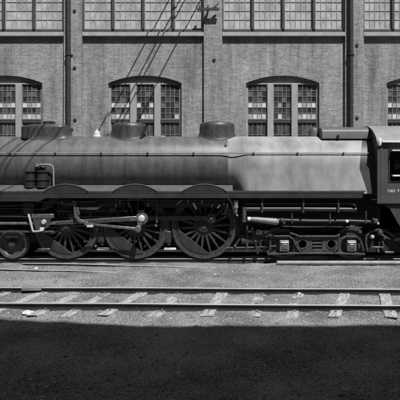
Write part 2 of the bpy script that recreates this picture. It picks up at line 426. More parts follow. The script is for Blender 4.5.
# arched opening dimensions
HW = 36.6 * (YP + DC) / F
Z_spring, Z_crown, Z_still = AZ(83, YP), AZ(75.5, YP), 1.5
def arch_pts(xc, hw, zs, zc, n=20):
    h = zc - zs; r = (hw*hw + h*h)/(2*h); cz = zc - r; a0 = math.asin(hw/r)
    return [(xc + r*math.sin(a), cz + r*math.cos(a)) for a in [-a0 + 2*a0*k/n for k in range(n+1)]]
Z_hi = Z_sill0
wins = []
def bay_panel(xl, xr, xc):
    mb = MB(); ap = arch_pts(xc, HW, Z_spring, Z_crown)
    q = lambda x0, x1, z0, z1: mb.add([(x0, YP, z0), (x1, YP, z0), (x1, YP, z1), (x0, YP, z1)], [(0, 1, 2, 3)])
    q(xl, xc-HW, ZB, Z_hi); q(xc+HW, xr, ZB, Z_hi); q(xc-HW, xc+HW, ZB, Z_still)
    for (a, b) in zip(ap[:-1], ap[1:]):
        mb.add([(a[0], YP, a[1]), (b[0], YP, b[1]), (b[0], YP, Z_hi), (a[0], YP, Z_hi)], [(0, 1, 2, 3)])
        mb.add([(a[0], YP, a[1]), (a[0], YP+.4, a[1]), (b[0], YP+.4, b[1]), (b[0], YP, b[1])], [(0, 1, 2, 3)])
    for sx in (-1, 1):
        mb.add([(xc+sx*HW, YP, Z_still), (xc+sx*HW, YP+.4, Z_still), (xc+sx*HW, YP+.4, Z_spring), (xc+sx*HW, YP, Z_spring)], [(0, 1, 2, 3)])
    mb.add([(xc-HW, YP, Z_still), (xc+HW, YP, Z_still), (xc+HW, YP+.4, Z_still), (xc-HW, YP+.4, Z_still)], [(0, 1, 2, 3)])
    obj('wall', mb, 'brick', shop, smooth=0, fix=False)

def sash(win, x0, x1, z0, z1, cols, rows, white, name='sash', pale=False, yg=None):
    """glazed sash: rails and muntins, and the panes behind them"""
    yg = YG if yg is None else yg
    fr = .028 if not pale else .03
    s = MB()
    s.box(x0, x0+fr, yg-.03, yg+.02, z0, z1); s.box(x1-fr, x1, yg-.03, yg+.02, z0, z1)
    s.box(x0+fr, x1-fr, yg-.03, yg+.02, z1-fr, z1); s.box(x0+fr, x1-fr, yg-.03, yg+.02, z0, z0+fr*1.3)
    ix0, ix1, iz0, iz1 = x0+fr, x1-fr, z0+fr*1.3, z1-fr
    for c in range(1, cols):
        x = ix0 + (ix1-ix0)*c/cols; s.box(x-.009, x+.009, yg-.018, yg+.01, iz0, iz1)
    for r_ in range(1, rows):
        z = iz0 + (iz1-iz0)*r_/rows; s.box(ix0, ix1, yg-.0165, yg+.0085, z-.009, z+.009)
    so_ = obj(name, s, 'muntin_pale' if pale else 'muntin', win, smooth=0, fix=False)
    gl = MB()
    for r_ in range(rows):
        for c in range(cols):
            xa, xb = ix0+(ix1-ix0)*c/cols, ix0+(ix1-ix0)*(c+1)/cols
            za, zb = iz1-(iz1-iz0)*(r_+1)/rows, iz1-(iz1-iz0)*r_/rows
            t1, t2 = random.uniform(-.003, .003), random.uniform(-.003, .003)
            mi = 0
            if pale: mi = 0 if random.random() > .012 else 1
            else:
                mi = 2 if white(r_, c) else (1 if random.random() < .4 else 0)
            gl.add([(xa, yg+t1, za), (xb, yg-t1, za), (xb, yg+t2, zb), (xa, yg-t2, zb)], [(0, 1, 2, 3)], mi)
    obj('glazing', gl, ['pane_pale', 'pane_grey', 'pane_white'] if pale else ['pane_dark', 'pane_grey', 'pane_white'], win, smooth=0, fix=False)

def window(xc, k):
    z_top = Z_crown
    win_o = MB()
    ap = arch_pts(xc, HW, Z_spring, Z_crown)
    ip = [(xc-HW+.07, AZ(83.5, YG)), (xc+HW-.07, AZ(83.5, YG))]
    zt = AZ(84, YG)
    # head board filling the arch above the sashes
    for (a, b) in zip(ap[:-1], ap[1:]):
        win_o.add([(a[0], YG, zt), (b[0], YG, zt), (b[0], YG, b[1]), (a[0], YG, a[1])], [(0, 1, 2, 3)])
    for sx in (-1, 1):
        xa = xc+sx*HW; xb = xc+sx*(HW-.07)
        win_o.box(min(xa, xb), max(xa, xb), YG-.04, YG+.05, Z_still, zt)
    win_o.box(xc-HW, xc+HW, YG-.05, YG+.05, zt-.02, zt+.03)
    wo = obj('window', win_o, 'frame_wood', shop, smooth=0, fix=False, origin=(xc, YG, Z_still))
    lw = (2*HW - .14) / 3
    xm = [xc - lw/2 - .02, xc + lw/2 + .02]
    for x in xm:
        mb = MB(); mb.box(x-.115, x+.115, YG-.09, YG+.04, Z_still, zt-.02)
        obj('mullion', mb, 'frame_wood', wo, smooth=0, bevel=.01)
    edges = [(xc-HW+.07, xm[0]-.115), (xm[0]+.115, xm[1]-.115), (xm[1]+.115, xc+HW-.07)]
    zmeet = AZ(120.5, YG)
    pw = {0: .9, 1: .85, 2: .92, 3: .8}.get(k, .6)
    for li, (a, b) in enumerate(edges):
        p_ = pw * (0.12 if (k == 1 and li == 2) else 1) * (0.8 if (k == 2 and li == 1) else 1)
        sash(wo, a, b, zmeet+.03, zt-.02, 4, 6, lambda r_, c: r_ in (3, 5) and random.random() < p_)
        sash(wo, a, b, Z_still+.05, zmeet-.09, 4, 7, lambda r_, c: random.random() < .04, yg=YG+.03)
        tb = MB(); tb.box(a, b, YG-.02, YG+.05, zmeet-.085, zmeet+.025)
        obj('meeting_rail', tb, 'dark_wood', wo, smooth=0)
    sl = MB(); sl.box(xc-HW-.08, xc+HW+.08, YP-.07, YG-.02, Z_still-.14, Z_still+.004)
    obj('sill', sl, 'stone_sill', wo, smooth=0, bevel=.01)

for i in range(len(PIL)-1):
    xl, xr = PIL[i]+PWID/2, PIL[i+1]-PWID/2
    xc = {1: AX(4.5, YW), 2: AX(144.6, YW), 3: AX(283.2, YW), 4: AX(424.5, YW)}.get(i, (xl+xr)/2)
    bay_panel(xl, xr, xc)
    if i >= 1: window(xc, i-1)
    # stone course under the upper glazing, a little narrower than the bay, then the glazing itself
    cs = MB(); cs.box(xl+.005, xr-.005, YW-.02, YP+.45, Z_sill0, Z_sill1); obj('sill_course', cs, 'stone_sill', shop, smooth=0, bevel=.008)
    zg0, zg1 = AZ(29.5, YP), 12.6
    u = MB(); u.box(xl, xr, YP-.02, YP+.1, Z_sill1+.003, zg0); u.box(xl, xr, YP-.02, YP+.1, zg1, zg1+.12)
    n = 4; ww = (xr-xl)/n
    uw = obj('window', u, 'dark_wood', shop, smooth=0)
    for c in range(n+1):
        x = xl + ww*c
        mb = MB(); a, b = (x-.045, x+.045)
        a, b = max(a, xl), min(b, xr)
        mb.box(a, b, YP-.06, YP+.08, zg0+.003, zg1-.003); obj('mullion', mb, 'dark_wood', uw, smooth=0)
    for c in range(n):
        sash(uw, xl+ww*c+.046, xl+ww*(c+1)-.046, zg0+.004, zg1-.004, 5, 13, None, pale=True, yg=YP+.05)
# parapet, inner wall, roof
pp = MB(); pp.box(PIL[0]-.6, PIL[-1]+.6, YW-.06, YP+.45, 12.75, 14.3); obj('parapet', pp, 'brick', shop, smooth=0)
cp = MB(); cp.box(PIL[0]-.7, PIL[-1]+.7, YW-.16, YP+.55, 14.303, 14.45); obj('coping', cp, 'stone_sill', shop, smooth=0)
bk = MB(); bk.box(PIL[0]-.5, PIL[-1]+.5, YP+.75, YP+14, ZB, 12.7); obj('inner_wall', bk, 'dark_wood', shop, smooth=0)
rf = MB(); rf.prism_x([(YP+.46, 12.74), (YP+14.3, 12.74), (YP+14.3, 13.0), (YP+7, 15.5), (YP+.46, 13.0)], PIL[0]-.5, PIL[-1]+.5)
obj('roof', rf, 'roofing', shop, smooth=0)
# iron downpipes and wall anchors
for xpx in (68.5, 351):
    x = AX(xpx, YW-.1); mb = MB(); mb.cyl((x, YW-.11, ZB+.1), (x, YW-.11, 13.2), .085, n=14)
    dp = obj('downpipe', mb, 'iron', shop)
    for z in (1.5, 4.3, 7.1, 9.9):
        c_ = MB(); c_.cyl((x, YW-.11, z), (x, YW-.11, z+.07), .108, n=14); c_.box(x-.15, x+.15, YW-.03, YW-.001, z+.01, z+.06); obj('pipe_clamp', c_, 'iron', dp)
for ax_, ay_ in ((74.5, 11), (74.5, 68), (75, 120), (357, 118), (357, 45), (214, 60)):
    x, z = at(ax_, ay_, YW); mb = MB(); mb.lathe([(0, -.03), (.05, -.03), (.07, -.002), (0, -.002)], (x, YW, z), 'Y', 12); obj('wall_anchor', mb, 'iron', shop)
# cable bracket on the middle pilaster
x, z = at(208, 11, YW); mb = MB()
mb.box(x-.42, x+.42, YW-.24, YW-.16, z-.04, z+.04); mb.box(x-.03, x+.03, YW-.16, YW, z-.03, z+.03)
mb.bar((x+.1, z-.02), (x+.4, z+.22), .04, .04, YW-.23, YW-.18)
br_ = obj('cable_bracket', mb, 'iron', shop)
for d in (-.3, 0, .3):
    c_ = MB(); c_.lathe([(0, 0), (.04, 0), (.055, .05), (.03, .07), (.045, .11), (0, .13)], (x+d, YW-.2, z+.04), 'Z', 10); obj('insulator', c_, 'pipe', br_)

# ------------------------------------------------------------------ the tall hall behind the camera, whose shadow lies over the foreground
YB = -17.6; HB = 21.4
hall = empty('erecting_hall', (0, YB, -.2), 'tall brick hall opposite the workshop that shades the foreground', 'building')
hm = MB()
hm.prism([(-60, -.2), (40, -.2), (40, HB), (4.7, HB), (3.6, HB+.3), (2.0, HB+.95), (-2.5, HB+1.4), (-2.5, HB+2.4), (-60, HB+2.4)], YB-16, YB)
obj('wall', hm, 'brick', hall, smooth=0)
for k in range(9):
    x = -34 + k*7.2
    fm = MB(); fm.box(x-1.6, x+1.6, YB-.02, YB+.06, 2.2, 7.4); f_ = obj('window', fm, 'frame_wood', hall, smooth=0)
    for i in range(3):
        gm = MB(); gm.box(x-1.5+i*1.02, x-.54+i*1.02, YB+.062, YB+.07, 2.3, 7.3); obj('pane', gm, 'pane_dark', f_, smooth=0)
# overhead cables from the workshop wall across the yard to the hall
for k, (px41, dr, lab) in enumerate(((144, 0, 'leftmost overhead cable strung from the workshop wall across the yard'),
                           (155, .2, 'second overhead cable from the left above the yard'),
                           (160, .1, 'third overhead cable from the left above the yard'),
                           (176, 0, 'rightmost overhead cable strung from the workshop wall across the yard'))):
    xa, za = at(px41 + 28, -12, YW); L_ = YW - YB
    pts = []
    for i in range(25):
        t = i/24; pts.append((xa - .242*L_*t, YW - L_*t, za + .5*L_*t - .25*math.sin(math.pi*t)*0))
    mb = MB().tube(pts, .021, 8)
    tag(obj('overhead_cable', mb, 'cable', origin=pts[0]), lab, 'cable', 'overhead cables between the two buildings')

# ------------------------------------------------------------------ the locomotive
LY = 0.82                                   # centre line of its track
loco = empty('steam_locomotive', (AX(135, 0), LY, 0), 'black steam locomotive with three large spoked driving wheels standing side-on before the workshop', 'locomotive')
BR, BZ = 1.06, 2.79                          # firebox radius and axis height
BRB = .93; BZB = BZ + BR - BRB               # the barrel is slimmer, level with it on top
YN = LY - BR                                 # nearest line of the boiler
YS = YN - .02
def part(name, mb, mat, parent=None, **k): return obj(name, mb, mat, parent or loco, **k)

# --- boiler barrel, flowing into the upright-sided firebox
NS = 64
def section(u, z_low=2.02, r=BR):
    """ring of (y,z): circle for u=0, round top over upright sides for u=1"""
    out = []
    for k in range(NS):
        a = math.pi/2 + 2*math.pi*k/NS          # starts on top, goes to the near side
        rb_ = r - BR + BRB; c = (LY + rb_*math.cos(a), BZB + rb_*math.sin(a))
        s = math.sin(a)
        if s >= 0: q = (LY + (r+.03)*math.cos(a), BZ + (r+.0)*s)
        else:
            t = -s
            ca = math.cos(a)
            yy = LY + (r+.03+.10*min(1, t*1.18))*max(-1, min(1, ca*1.9 if abs(ca) < .55 else math.copysign(1, ca)))
            q = (yy, BZ + (z_low-BZ)*min(1, t*1.18))
        out.append((c[0]*(1-u)+q[0]*u, c[1]*(1-u)+q[1]*u))
    return out
def loft(stations, mb=None):
    mb = mb or MB(); o = len(mb.v)
    for x, ring in stations:
        mb.v += [((x(k) if callable(x) else x), y, z) for k, (y, z) in enumerate(ring)]
    for i in range(len(stations)-1):
        for k in range(NS):
            mb.face([o+i*NS+k, o+i*NS+(k+1)%NS, o+(i+1)*NS+(k+1)%NS, o+(i+1)*NS+k])
    return mb
XF0, XF1 = AX(228, 0), AX(248, 0)
sta = [(AX(p, 0), section(0)) for p in (-62, -20, 20, 60, 100, 140, 180, 205, 228)]
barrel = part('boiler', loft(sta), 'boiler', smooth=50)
for p in (-19, 36, 84, 127, 176, 227):       # jacket bands
    x = AX(p, 0); mb = MB(); r0 = BRB - .01
    mb.lathe([(r0, -.03), (BRB+.007, -.03), (BRB+.007, .03), (r0, .03)], (x, LY, BZB), 'X', 64)
    obj('jacket_band', mb, 'boiler', barrel)
ft = []
for i in range(11):
    t = i/10; u = t*t*(3-2*t); ft.append((XF0 + .004 + (XF1-XF0)*t, section(u)))
for i in range(1, 7): ft.append((XF1 + (AX(350, 0)-XF1)*i/6, section(1)))
def xend(k):  # edge follows the outline of the cab's shadow
    y, z = section(1)[k]
    py = YH - (z - CZ) * F/(y + DC)
    if py < 168: px = 362.5 + (359.3-362.5)*(max(py, 137)-137)/31
    else: px = 359.3 + (367-359.3)*(min(py, 191)-168)/23
    return (px - XV)/F*(y + DC) if y < LY + .2 else AX(362, LY)
ft.append((xend, section(1)))
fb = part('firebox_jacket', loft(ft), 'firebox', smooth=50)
for p in (248, 284, 321):
    x = AX(p, 0); ring_in = section(1, r=BR-.01); ring_out = section(1, r=BR+.006)
    loftmb = loft([(x-.025, ring_in), (x-.025, ring_out), (x+.025, ring_out), (x+.025, ring_in)])
    obj('jacket_band', loftmb, 'firebox', fb, smooth=40)
part('cab_shade_jacket', loft([(lambda k: xend(k)-.01, section(1, r=BR-.006)), (lambda k: xend(k)+.02, section(1, r=BR-.004)), (AX(372, 0)+.1, section(1, r=BR-.004))]), 'cab_shade_jacket', smooth=50)  # dark section shaped and coloured as the cab's shadow on the boiler
# smokebox ahead of the picture
sm = MB(); xs0 = AX(-62, 0)
sm.lathe([(0, -2.35), (.6, -2.3), (.8, -2.2), (BRB+.02, -2.1), (BRB+.02, 0)], (xs0, LY, BZB), 'X', 48); part('smokebox', sm, 'dome')
ck = MB(); ck.lathe([(.36, 0), (.3, .15), (.28, .35), (.34, .45), (.25, .45), (.22, 0)], (xs0-1.1, LY, BZ+BR-.05), 'Z', 24); part('chimney', ck, 'dome')

# --- domes on top: low, wide, with a flared skirt that sits on the boiler
def dome(pc, wpx, ytop, name, xl=1.0, squash=1.0, mat='dome'):
    x = AX(pc, LY); rx = wpx/2*(LY+DC)/F; ry = rx*.62*squash if xl > 1 else rx*.85
    zt = AZ(ytop, LY); mb = MB(); n = 40; o = 0
    H = zt - (BZ+BR)
    prof = [(1.10, 'f'), (1.03, .04), (.985, .12), (.97, H*.62), (.95, H*.8), (.88, H*.91), (.72, H*.97), (.4, H*.995), (0, H)]
    for r_, h in prof:
        for k in range(n):
            t = 2*math.pi*k/n
            c_, s_ = math.cos(t), math.sin(t)
            if xl > 1: c_, s_ = math.copysign(abs(c_)**.45, c_), math.copysign(abs(s_)**.6, s_)
            yy = ry*r_*s_
            base = BZB + math.sqrt(max(.05, BRB*BRB - yy*yy))
            if h == 'f': z = base - .02
            elif isinstance(h, float) and h <= .13: z = base + h
            else: z = BZ+BR + h
            mb.v.append((x + rx*r_*c_, LY + yy, z))
    for i in range(len(prof)-1):
        for k in range(n): mb.face([i*n+k, i*n+(k+1)%n, (i+1)*n+(k+1)%n, (i+1)*n+k])
    return part(name, mb, mat, smooth=45)
d1 = dome(49, 44, 124.5, 'sand_dome', xl=1.2)
d2 = dome(129.5, 36, 123, 'steam_dome')
d3 = dome(217, 36, 122, 'sand_dome')
for d, pcx in ((d1, 49), (d3, 217)):
    mb = MB(); x = AX(pcx, LY); mb.lathe([(.2, -.06), (.2, .05), (.13, .075), (0, .08)], (x, LY, AZ(123.5, LY)), 'Z', 20); obj('lid', mb, 'dome', d)
mb = MB(); x = AX(28, LY-.3); mb.cyl((x-.05, LY-.45, BZ+BR-.1), (x-.05, LY-.45, AZ(127, LY-.45)), .11, n=16); part('check_valve', mb, 'splasher')
# whistle pipe beside the steam dome
mb = MB(); a = at(146, 139, LY-.4); b = at(146, 125, LY-.4)
mb.tube([(a[0]-.18, LY-.4, a[1]-.05), (a[0]-.1, LY-.4, a[1]+.18), (b[0]-.02, LY-.4, b[1]-.08), (b[0]+.03, LY-.4, b[1])], .045, 8); part('whistle', mb, 'splasher')
# bright safety valve standing on the barrel
mb = MB(); x = AX(97, LY); zb = BZ+BR-.03
mb.lathe([(.135, 0), (.135, .03), (.115, .05), (.1, .1), (.085, .17), (.05, .215), (.03, .23), (.03, .27), (.018, .285), (0, .287)], (x, LY, zb), 'Z', 16); sv_ = part('safety_valve', mb, 'rock')
lv_ = MB(); lv_.tube([(x, LY, zb+.27), (x+.1, LY-.02, zb+.26), (x+.24, LY-.03, zb+.17), (x+.26, LY-.03, zb-.02)], .011, 6); obj('lever', lv_, 'casing', sv_)
# turret casing in front of the cab
mb = MB(); x0, x1 = AX(319, LY-.2), AX(372, LY-.2); zt = AZ(127.3, LY); zc = BZ+BR-.12
pts = [(LY-.62, zc)] + [(LY - .58*math.cos(t), zc + (zt-zc)*(.55 + .45*math.sin(t)) if True else 0) for t in [math.pi*k/16 for k in range(17)]] + [(LY+.62, zc)]
mb.prism_x(pts, x0, x1); cs_ = part('turret_casing', mb, 'casing', bevel=.02)
mb = MB(); x = AX(338, .2); mb.lathe([(0, -.05), (.05, -.05), (.05, .03), (0, .03)], (x, .22, AZ(136.5, .22)), 'Y', 12); obj('valve_wheel', mb, 'splasher', cs_)
mb = MB(); xa, za = at(314, 133, LY); mb.lathe([(.16, -.35), (.17, .0), (.12, .1), (.05, .13), (0, .13)], (xa, LY, za+.05), 'Z', 16); part('pop_valve', mb, 'casing')
# --- handrail along the boiler
def rail_at(rad, cz, py):
    y = LY - rad
    for _ in range(6):
        z = AZ(py, y); y = LY - math.sqrt(max(.01, rad*rad - (z-cz)**2))
    return y, AZ(py, y)
rl_b, rl_f = rail_at(BRB+.065, BZB, 153), rail_at(BR+.075, BZ, 153)
def rail_pt(px):
    t = min(1, max(0, (px-219)/26)); t = t*t*(3-2*t); y = rl_b[0]*(1-t) + rl_f[0]*t
    return (AX(px, y), y, AZ(153, y))
hr = part('handrail', MB().tube([rail_pt(p) for p in (-70, 0, 100, 200, 219, 223, 227, 232, 237, 241, 245, 300, 369)], .0165, 10), 'handrail')
for p in (-36, 10, 55, 101, 147.5, 193.5, 253.5, 297.5, 343.5):
    q = Vector(rail_pt(p)); cz_, rr_ = (BZB, BRB) if p < 230 else (BZ, BR)
    d = (Vector((q.x, LY, cz_)) - q).normalized(); mb = MB()
    mb.cyl(q + d*.09, q, .02, .014, 10); mb.lathe([(0, -.035), (.022, -.03), (.03, 0), (.022, .03), (0, .035)], q, 'X', 12)
    obj('stanchion', mb, 'iron', hr)
# --- running board, valance, splashers
YE = -0.52
zt_, zb_ = AZ(190.6, YE), AZ(198, YE)
zi = AZ(185.2, -.22)
mb = MB(); xa, xb = AX(-62, YE), AX(233, YE)
mb.prism_x([(YE, zt_-.03), (YE, zt_), (-.2, zi), (.35, zi), (.35, zi-.05), (-.18, zi-.05)], xa, xb); rb = part('running_board', mb, 'board', bevel=.006)
mb = MB(); mb.prism_x([(YE+.01, zt_-.034), (-.0, zt_-.034), (-.0, zt_-.004), (YE+.01, zt_-.004)], xb+.004, AX(366, YE)); part('running_board', mb, 'valance', bevel=.006)
mb = MB()
P = lambda px, py: at(px, py, YE)
mb.prism([P(-62, 191.6), P(363, 191.6), P(363, 198.2), P(46, 198.2), P(39, 201.5), P(-62, 201.5)], YE+.012, YE+.045)
vl = part('valance', mb, 'valance', bevel=.006)
mb = MB(); xe = AX(363, YE); mb.box(AX(-62, YE), xe, YE+.0, YE+.011, AZ(192.4, YE), AZ(191.7, YE)); obj('beading', mb, 'board', vl, smooth=0)
for p in (66, 135, 204.5):
    xc = AX(p, YE); hc, hh = .66, AZ(184.3, YE)-AZ(191, YE)
    r_ = (hc*hc+hh*hh)/(2*hh); cz = AZ(184.3, YE)-r_; a0 = math.asin(hc/r_)
    arc = [(xc + r_*math.sin(a), cz + r_*math.cos(a)) for a in [-a0+2*a0*k/20 for k in range(21)]]
    mb = MB(); mb.prism(arc, YE-.012, -.1); sp_ = part('splasher', mb, 'splasher', smooth=30)
    rim = MB().tube([(q[0], YE-.012, q[1]) for q in arc], .016, 8); obj('rim', rim, 'board', sp_)
# air pump housing and bent grab rail at the left, on the board against the boiler
YQ = -.36
mb = MB(); a, b = at(25, 172.5, YQ), at(50, 187, YQ)
mb.box(a[0]+.05, b[0], YQ+.1, .15, b[1]-.1, a[1]); ph = part('air_pump', mb, 'black', bevel=.03)
for pc_, rr_ in ((30.5, .155), (42.5, .175)):
    xq = AX(pc_, YQ+.08); zq0, zq1 = AZ(187.5, YQ+.08), AZ(170.5, YQ+.08); hq = zq1-zq0
    mb = MB(); mb.lathe([(0, 0), (rr_+.03, 0), (rr_+.03, .03), (rr_, .04), (rr_, hq*.42), (rr_+.025, hq*.43), (rr_+.025, hq*.49), (rr_, hq*.5), (rr_, hq*.9), (rr_+.03, hq*.91), (rr_+.03, hq*.97), (rr_*.6, hq), (0, hq)], (xq, YQ+.08, zq0), 'Z', 24); obj('cylinder', mb, 'splasher', ph)
mb = MB(); a, b = at(34, 166.5, YQ), at(44, 171, YQ); mb.box(a[0], b[0], YQ+.03, .1, b[1]+.002, a[1]); obj('top_box', mb, 'splasher', ph, bevel=.02)
pts = []
for px, py in ((36, 166.5), (40, 164.8), (46, 164.6), (50.5, 164.9), (52.6, 166.2), (53.4, 169), (53.6, 176), (53.7, 187)):
    q = at(px, py, -.40); pts.append((q[0], -.40, q[1]))
part('grab_rail', MB().tube(pts, .026, 10), 'handrail')
mb = MB(); 
for px in (37, 41, 46): q = at(px, 164.5, -.38); mb.lathe([(0, -.04), (.035, -.03), (.04, .03), (0, .04)], (q[0], -.38, q[1]), 'Z', 10)
part('pipe_fittings', mb, 'pipe')

# --- frames, dark machinery and added black fill between the wheels
mb = MB(); mb.box(AX(-75, .3), AX(268, .3), .30, .40, .62, 1.52); mb.box(AX(-75, .3), AX(268, .3), 1.24, 1.34, .62, 1.52); part('main_frame', mb, 'black', smooth=0, bevel=.01)
mb = MB(); mb.box(AX(-70, .4), AX(268, .4), .405, 1.235, 1.2, 1.95); part('ash_pan', mb, 'black', smooth=0)
mb = MB(); mb.prism_x([(.1, 1.98), (1.54, 1.98), (1.6, 1.3), (1.4, .75), (.24, .75), (.04, 1.3)], AX(240, .1), AX(365, .1)); part('ash_pan', mb, 'black', smooth=0)
for a, b, z, yy, r_ in ((60, 128, 1.78, .02, .2), (142, 226, 1.78, .02, .2)):
    mb = MB(); mb.lathe([(0, 0), (r_*.6, .02), (r_, .1), (r_, AX(b, yy)-AX(a, yy)-.1), (r_*.6, AX(b, yy)-AX(a, yy)-.02), (0, AX(b, yy)-AX(a, yy))], (AX(a, yy), yy, z), 'X', 24); part('air_reservoir', mb, 'black')

mb = MB(); mb.box(AX(-75, .75), AX(400, .75), .72, .80, .2, 1.3); part('dark_backing', mb, 'black', smooth=0)  # black plate added so the gaps between the wheels stay dark
mb = MB(); mb.box(AX(358, .6), AX(377, 0) + 3.2, .2, 1.5, .2, 1.95); part('under_cab_fill', mb, 'black', smooth=0)  # black box added to keep the space below the cab dark
# --- wheels
def spoked_wheel(name, xc, yf, r, spokes, hub, crank=None, weight=None, near=True, width=.14):
    c = (xc, yf, r)
    mb = MB(); mb.lathe([(r*.82, .025), (r*.915, .015), (r*.915, width-.01), (r*.82, width-.02), (r*.82, .025)], c, 'Y', 56)
    wo = part(name, mb, 'wheel', origin=(xc, yf, r))
    mb = MB(); mb.lathe([(r*.916, 0), (r*.99, 0), (r, .012), (r*1.0, width-.035), (r*1.03, width-.03), (r*1.03, width), (r*.916, width), (r*.916, 0)], c, 'Y', 64); obj('tyre', mb, 'tyre', wo)
    mb = MB(); mb.lathe([(0, -.05), (hub*.45, -.05), (hub*.5, -.03), (hub*.9, -.02), (hub, .01), (hub, width), (0, width)], c, 'Y', 28)
    if crank: 
        q = Vector((xc, r)); p = q + Vector(crank)
        mb.bar(q, p, hub*2.0, .30, -.02+yf, yf+.1); mb.cyl((p.x, yf-.03, p.y), (p.x, yf+.1, p.y), .16, n=24)
    obj('hub', mb, 'wheel', wo)
    if near:
        sp = MB(); rs, re = hub*.8, r*.84
        sp.add([(-.045, .03, rs), (.045, .03, rs), (.045, .11, rs), (-.045, .11, rs), (-.027, .04, re), (.027, .04, re), (.027, .1, re), (-.027, .1, re)],
               [(0, 3, 2, 1), (4, 5, 6, 7), (0, 1, 5, 4), (1, 2, 6, 5), (2, 3, 7, 6), (3, 0, 4, 7)])
        first = None
        for k in range(spokes):
            if first is None:
                o = obj('spoke', sp, 'wheel', None, smooth=0, bevel=.012); first = o
            else:
                o = first.copy(); sc.collection.objects.link(o)
            o.parent = wo; o.location = (0, 0, 0); o.rotation_euler = (0, 2*math.pi*k/spokes + .1, 0)
    else:
        sp = MB()
        for k in range(spokes):
            t = 2*math.pi*k/spokes; d = Vector((math.sin(t), math.cos(t)))
            sp.bar(Vector((xc, r))+d*hub*.8, Vector((xc, r))+d*r*.84, .09, .055, yf+.03, yf+.11)
        obj('spoke_set', sp, 'wheel', wo, smooth=0)
    if weight:
        d = Vector(weight[0]).normalized(); dist = weight[1]*r; ri = r*.86
        a0 = math.acos(dist/ri); ang = math.atan2(d.y, d.x)
        arc = [(xc + ri*math.cos(ang+t), r + ri*math.sin(ang+t)) for t in [-a0+2*a0*k/20 for k in range(21)]]
        mb = MB(); mb.prism(arc, yf+.005, yf+.12); obj('counterweight', mb, 'weight', wo, smooth=30, bevel=.012)
    return wo
CR = Vector((.62, .78)).normalized()*.36
DRV = [66.5, 135.5, 204]
for p in DRV:
    spoked_wheel('driving_wheel', AX(p, 0), 0, 1.0, 18, .19, CR, ((-.62, -.78), .56 if p != 135.5 else .5))
    spoked_wheel('driving_wheel', AX(p, 0), 1.5, 1.0, 18, .19, None, None, near=False)
    mb = MB(); mb.cyl((AX(p, 0), .1, 1.0), (AX(p, 0), 1.55, 1.0), .11, n=20); part('axle', mb, 'black')
for p, r_ in ((12.5, .47), (-54, .47), (284, .47), (351, .5)):
    for yf, nr in ((0, True), (1.5, False)):
        x = AX(p, 0); c = (x, yf, r_); mb = MB()
        mb.lathe([(0, .0), (r_*.22, .0), (r_*.26, .035), (r_*.45, .055), (r_*.72, .045), (r_*.8, .0), (r_*.97, 0), (r_, .012), (r_, .1), (r_*1.05, .11), (r_*1.05, .14), (0, .14)], c, 'Y', 40)
        wo = part('leading_wheel' if p < 100 else 'trailing_wheel', mb, 'tyre', origin=(x, yf, r_))
        if nr and p < 100:
            mb = MB(); mb.ring(c, r_*.82, r_*.95, -.012, .002, 40); obj('tyre_ring', mb, 'rod', wo)
            mb = MB(); mb.lathe([(0, -.1), (.09, -.1), (.12, -.06), (.12, 0), (0, 0)], c, 'Y', 18); obj('axle_box', mb, 'wheel', wo)
    mb = MB(); mb.cyl((x, .1, r_), (x, 1.55, r_), .08, n=16); part('axle', mb, 'black')
mb = MB(); mb.box(AX(-75, -.05), AX(40, -.05), .15, .25, .5, .78); part('leading_truck_frame', mb, 'black', bevel=.02)
# --- rods
pins = [Vector((AX(p, 0), 1.0)) + CR for p in DRV]
mb = MB()
for a, b in ((0, 1), (1, 2)): mb.bar(pins[a], pins[b], .13, .13, -.14, -.075)
sr = part('side_rod', mb, 'rod_dark', bevel=.01)
for q in pins:
    mb = MB(); mb.lathe([(0, -.15), (.08, -.15), (.145, -.148), (.155, -.135), (.155, -.07), (0, -.07)], (q.x, 0, q.y), 'Y', 28); obj('rod_end', mb, 'rod_dark', sr)
for i, q in enumerate(pins):
    if i != 1:
        mb = MB(); mb.lathe([(0, -.19), (.05, -.19), (.06, -.18), (.065, -.152), (0, -.152)], (q.x, 0, q.y), 'Y', 20); part('crank_pin', mb, 'rod')
xh = Vector(at(46, 223.5, -.22))
mp_ = Vector((pins[1].x, pins[1].y))
mb = MB(); mb.bar(xh, mp_, .10, .145, -.255, -.185); mr_ = part('main_rod', mb, 'rod', bevel=.012)
d = (mp_-xh).normalized(); mb = MB(); mb.bar(xh+d*.3, mp_-d*.35, .045, .07, -.259, -.25); obj('flute', mb, 'rod_dark', mr_, smooth=0)
mb = MB(); mb.lathe([(0, -.27), (.1, -.27), (.17, -.265), (.185, -.25), (.185, -.16), (0, -.16)], (mp_.x, 0, mp_.y), 'Y', 28); mb.bar(mp_-Vector((.02, .2)), mp_+Vector((-.02, .24)), .2, .2, -.255, -.17); obj('big_end', mb, 'rod', mr_)
mb = MB(); mb.lathe([(0, -.42), (.07, -.42), (.1, -.4), (.1, -.27), (0, -.27)], (mp_.x, 0, mp_.y), 'Y', 20); part('crank_pin', mb, 'bright')
ec = Vector((AX(135.5, 0)+.05, 0.93)); ec = Vector(at(138, 229, -.36))
mb = MB(); mb.bar(mp_, ec, .15, .13, -.39, -.33); mb.cyl((ec.x, -.43, ec.y), (ec.x, -.33, ec.y), .085, n=18); part('eccentric_crank', mb, 'rod')
lf = Vector(at(87, 223.5, -.36))
mb = MB(); mb.bar(lf, ec, .06, .085, -.425, -.375); mb.cyl((ec.x, -.445, ec.y), (ec.x, -.372, ec.y), .1, n=18); mb.cyl((lf.x, -.43, lf.y), (lf.x, -.37, lf.y), .07, n=16); part('eccentric_rod', mb, 'rod', bevel=.008)
mb = MB(); q = Vector(at(90, 226, -.4)); mb.box(q.x-.09, q.x+.1, -.45, -.38, q.y-.04, q.y+.03); part('oil_cup', mb, 'bright', bevel=.01)
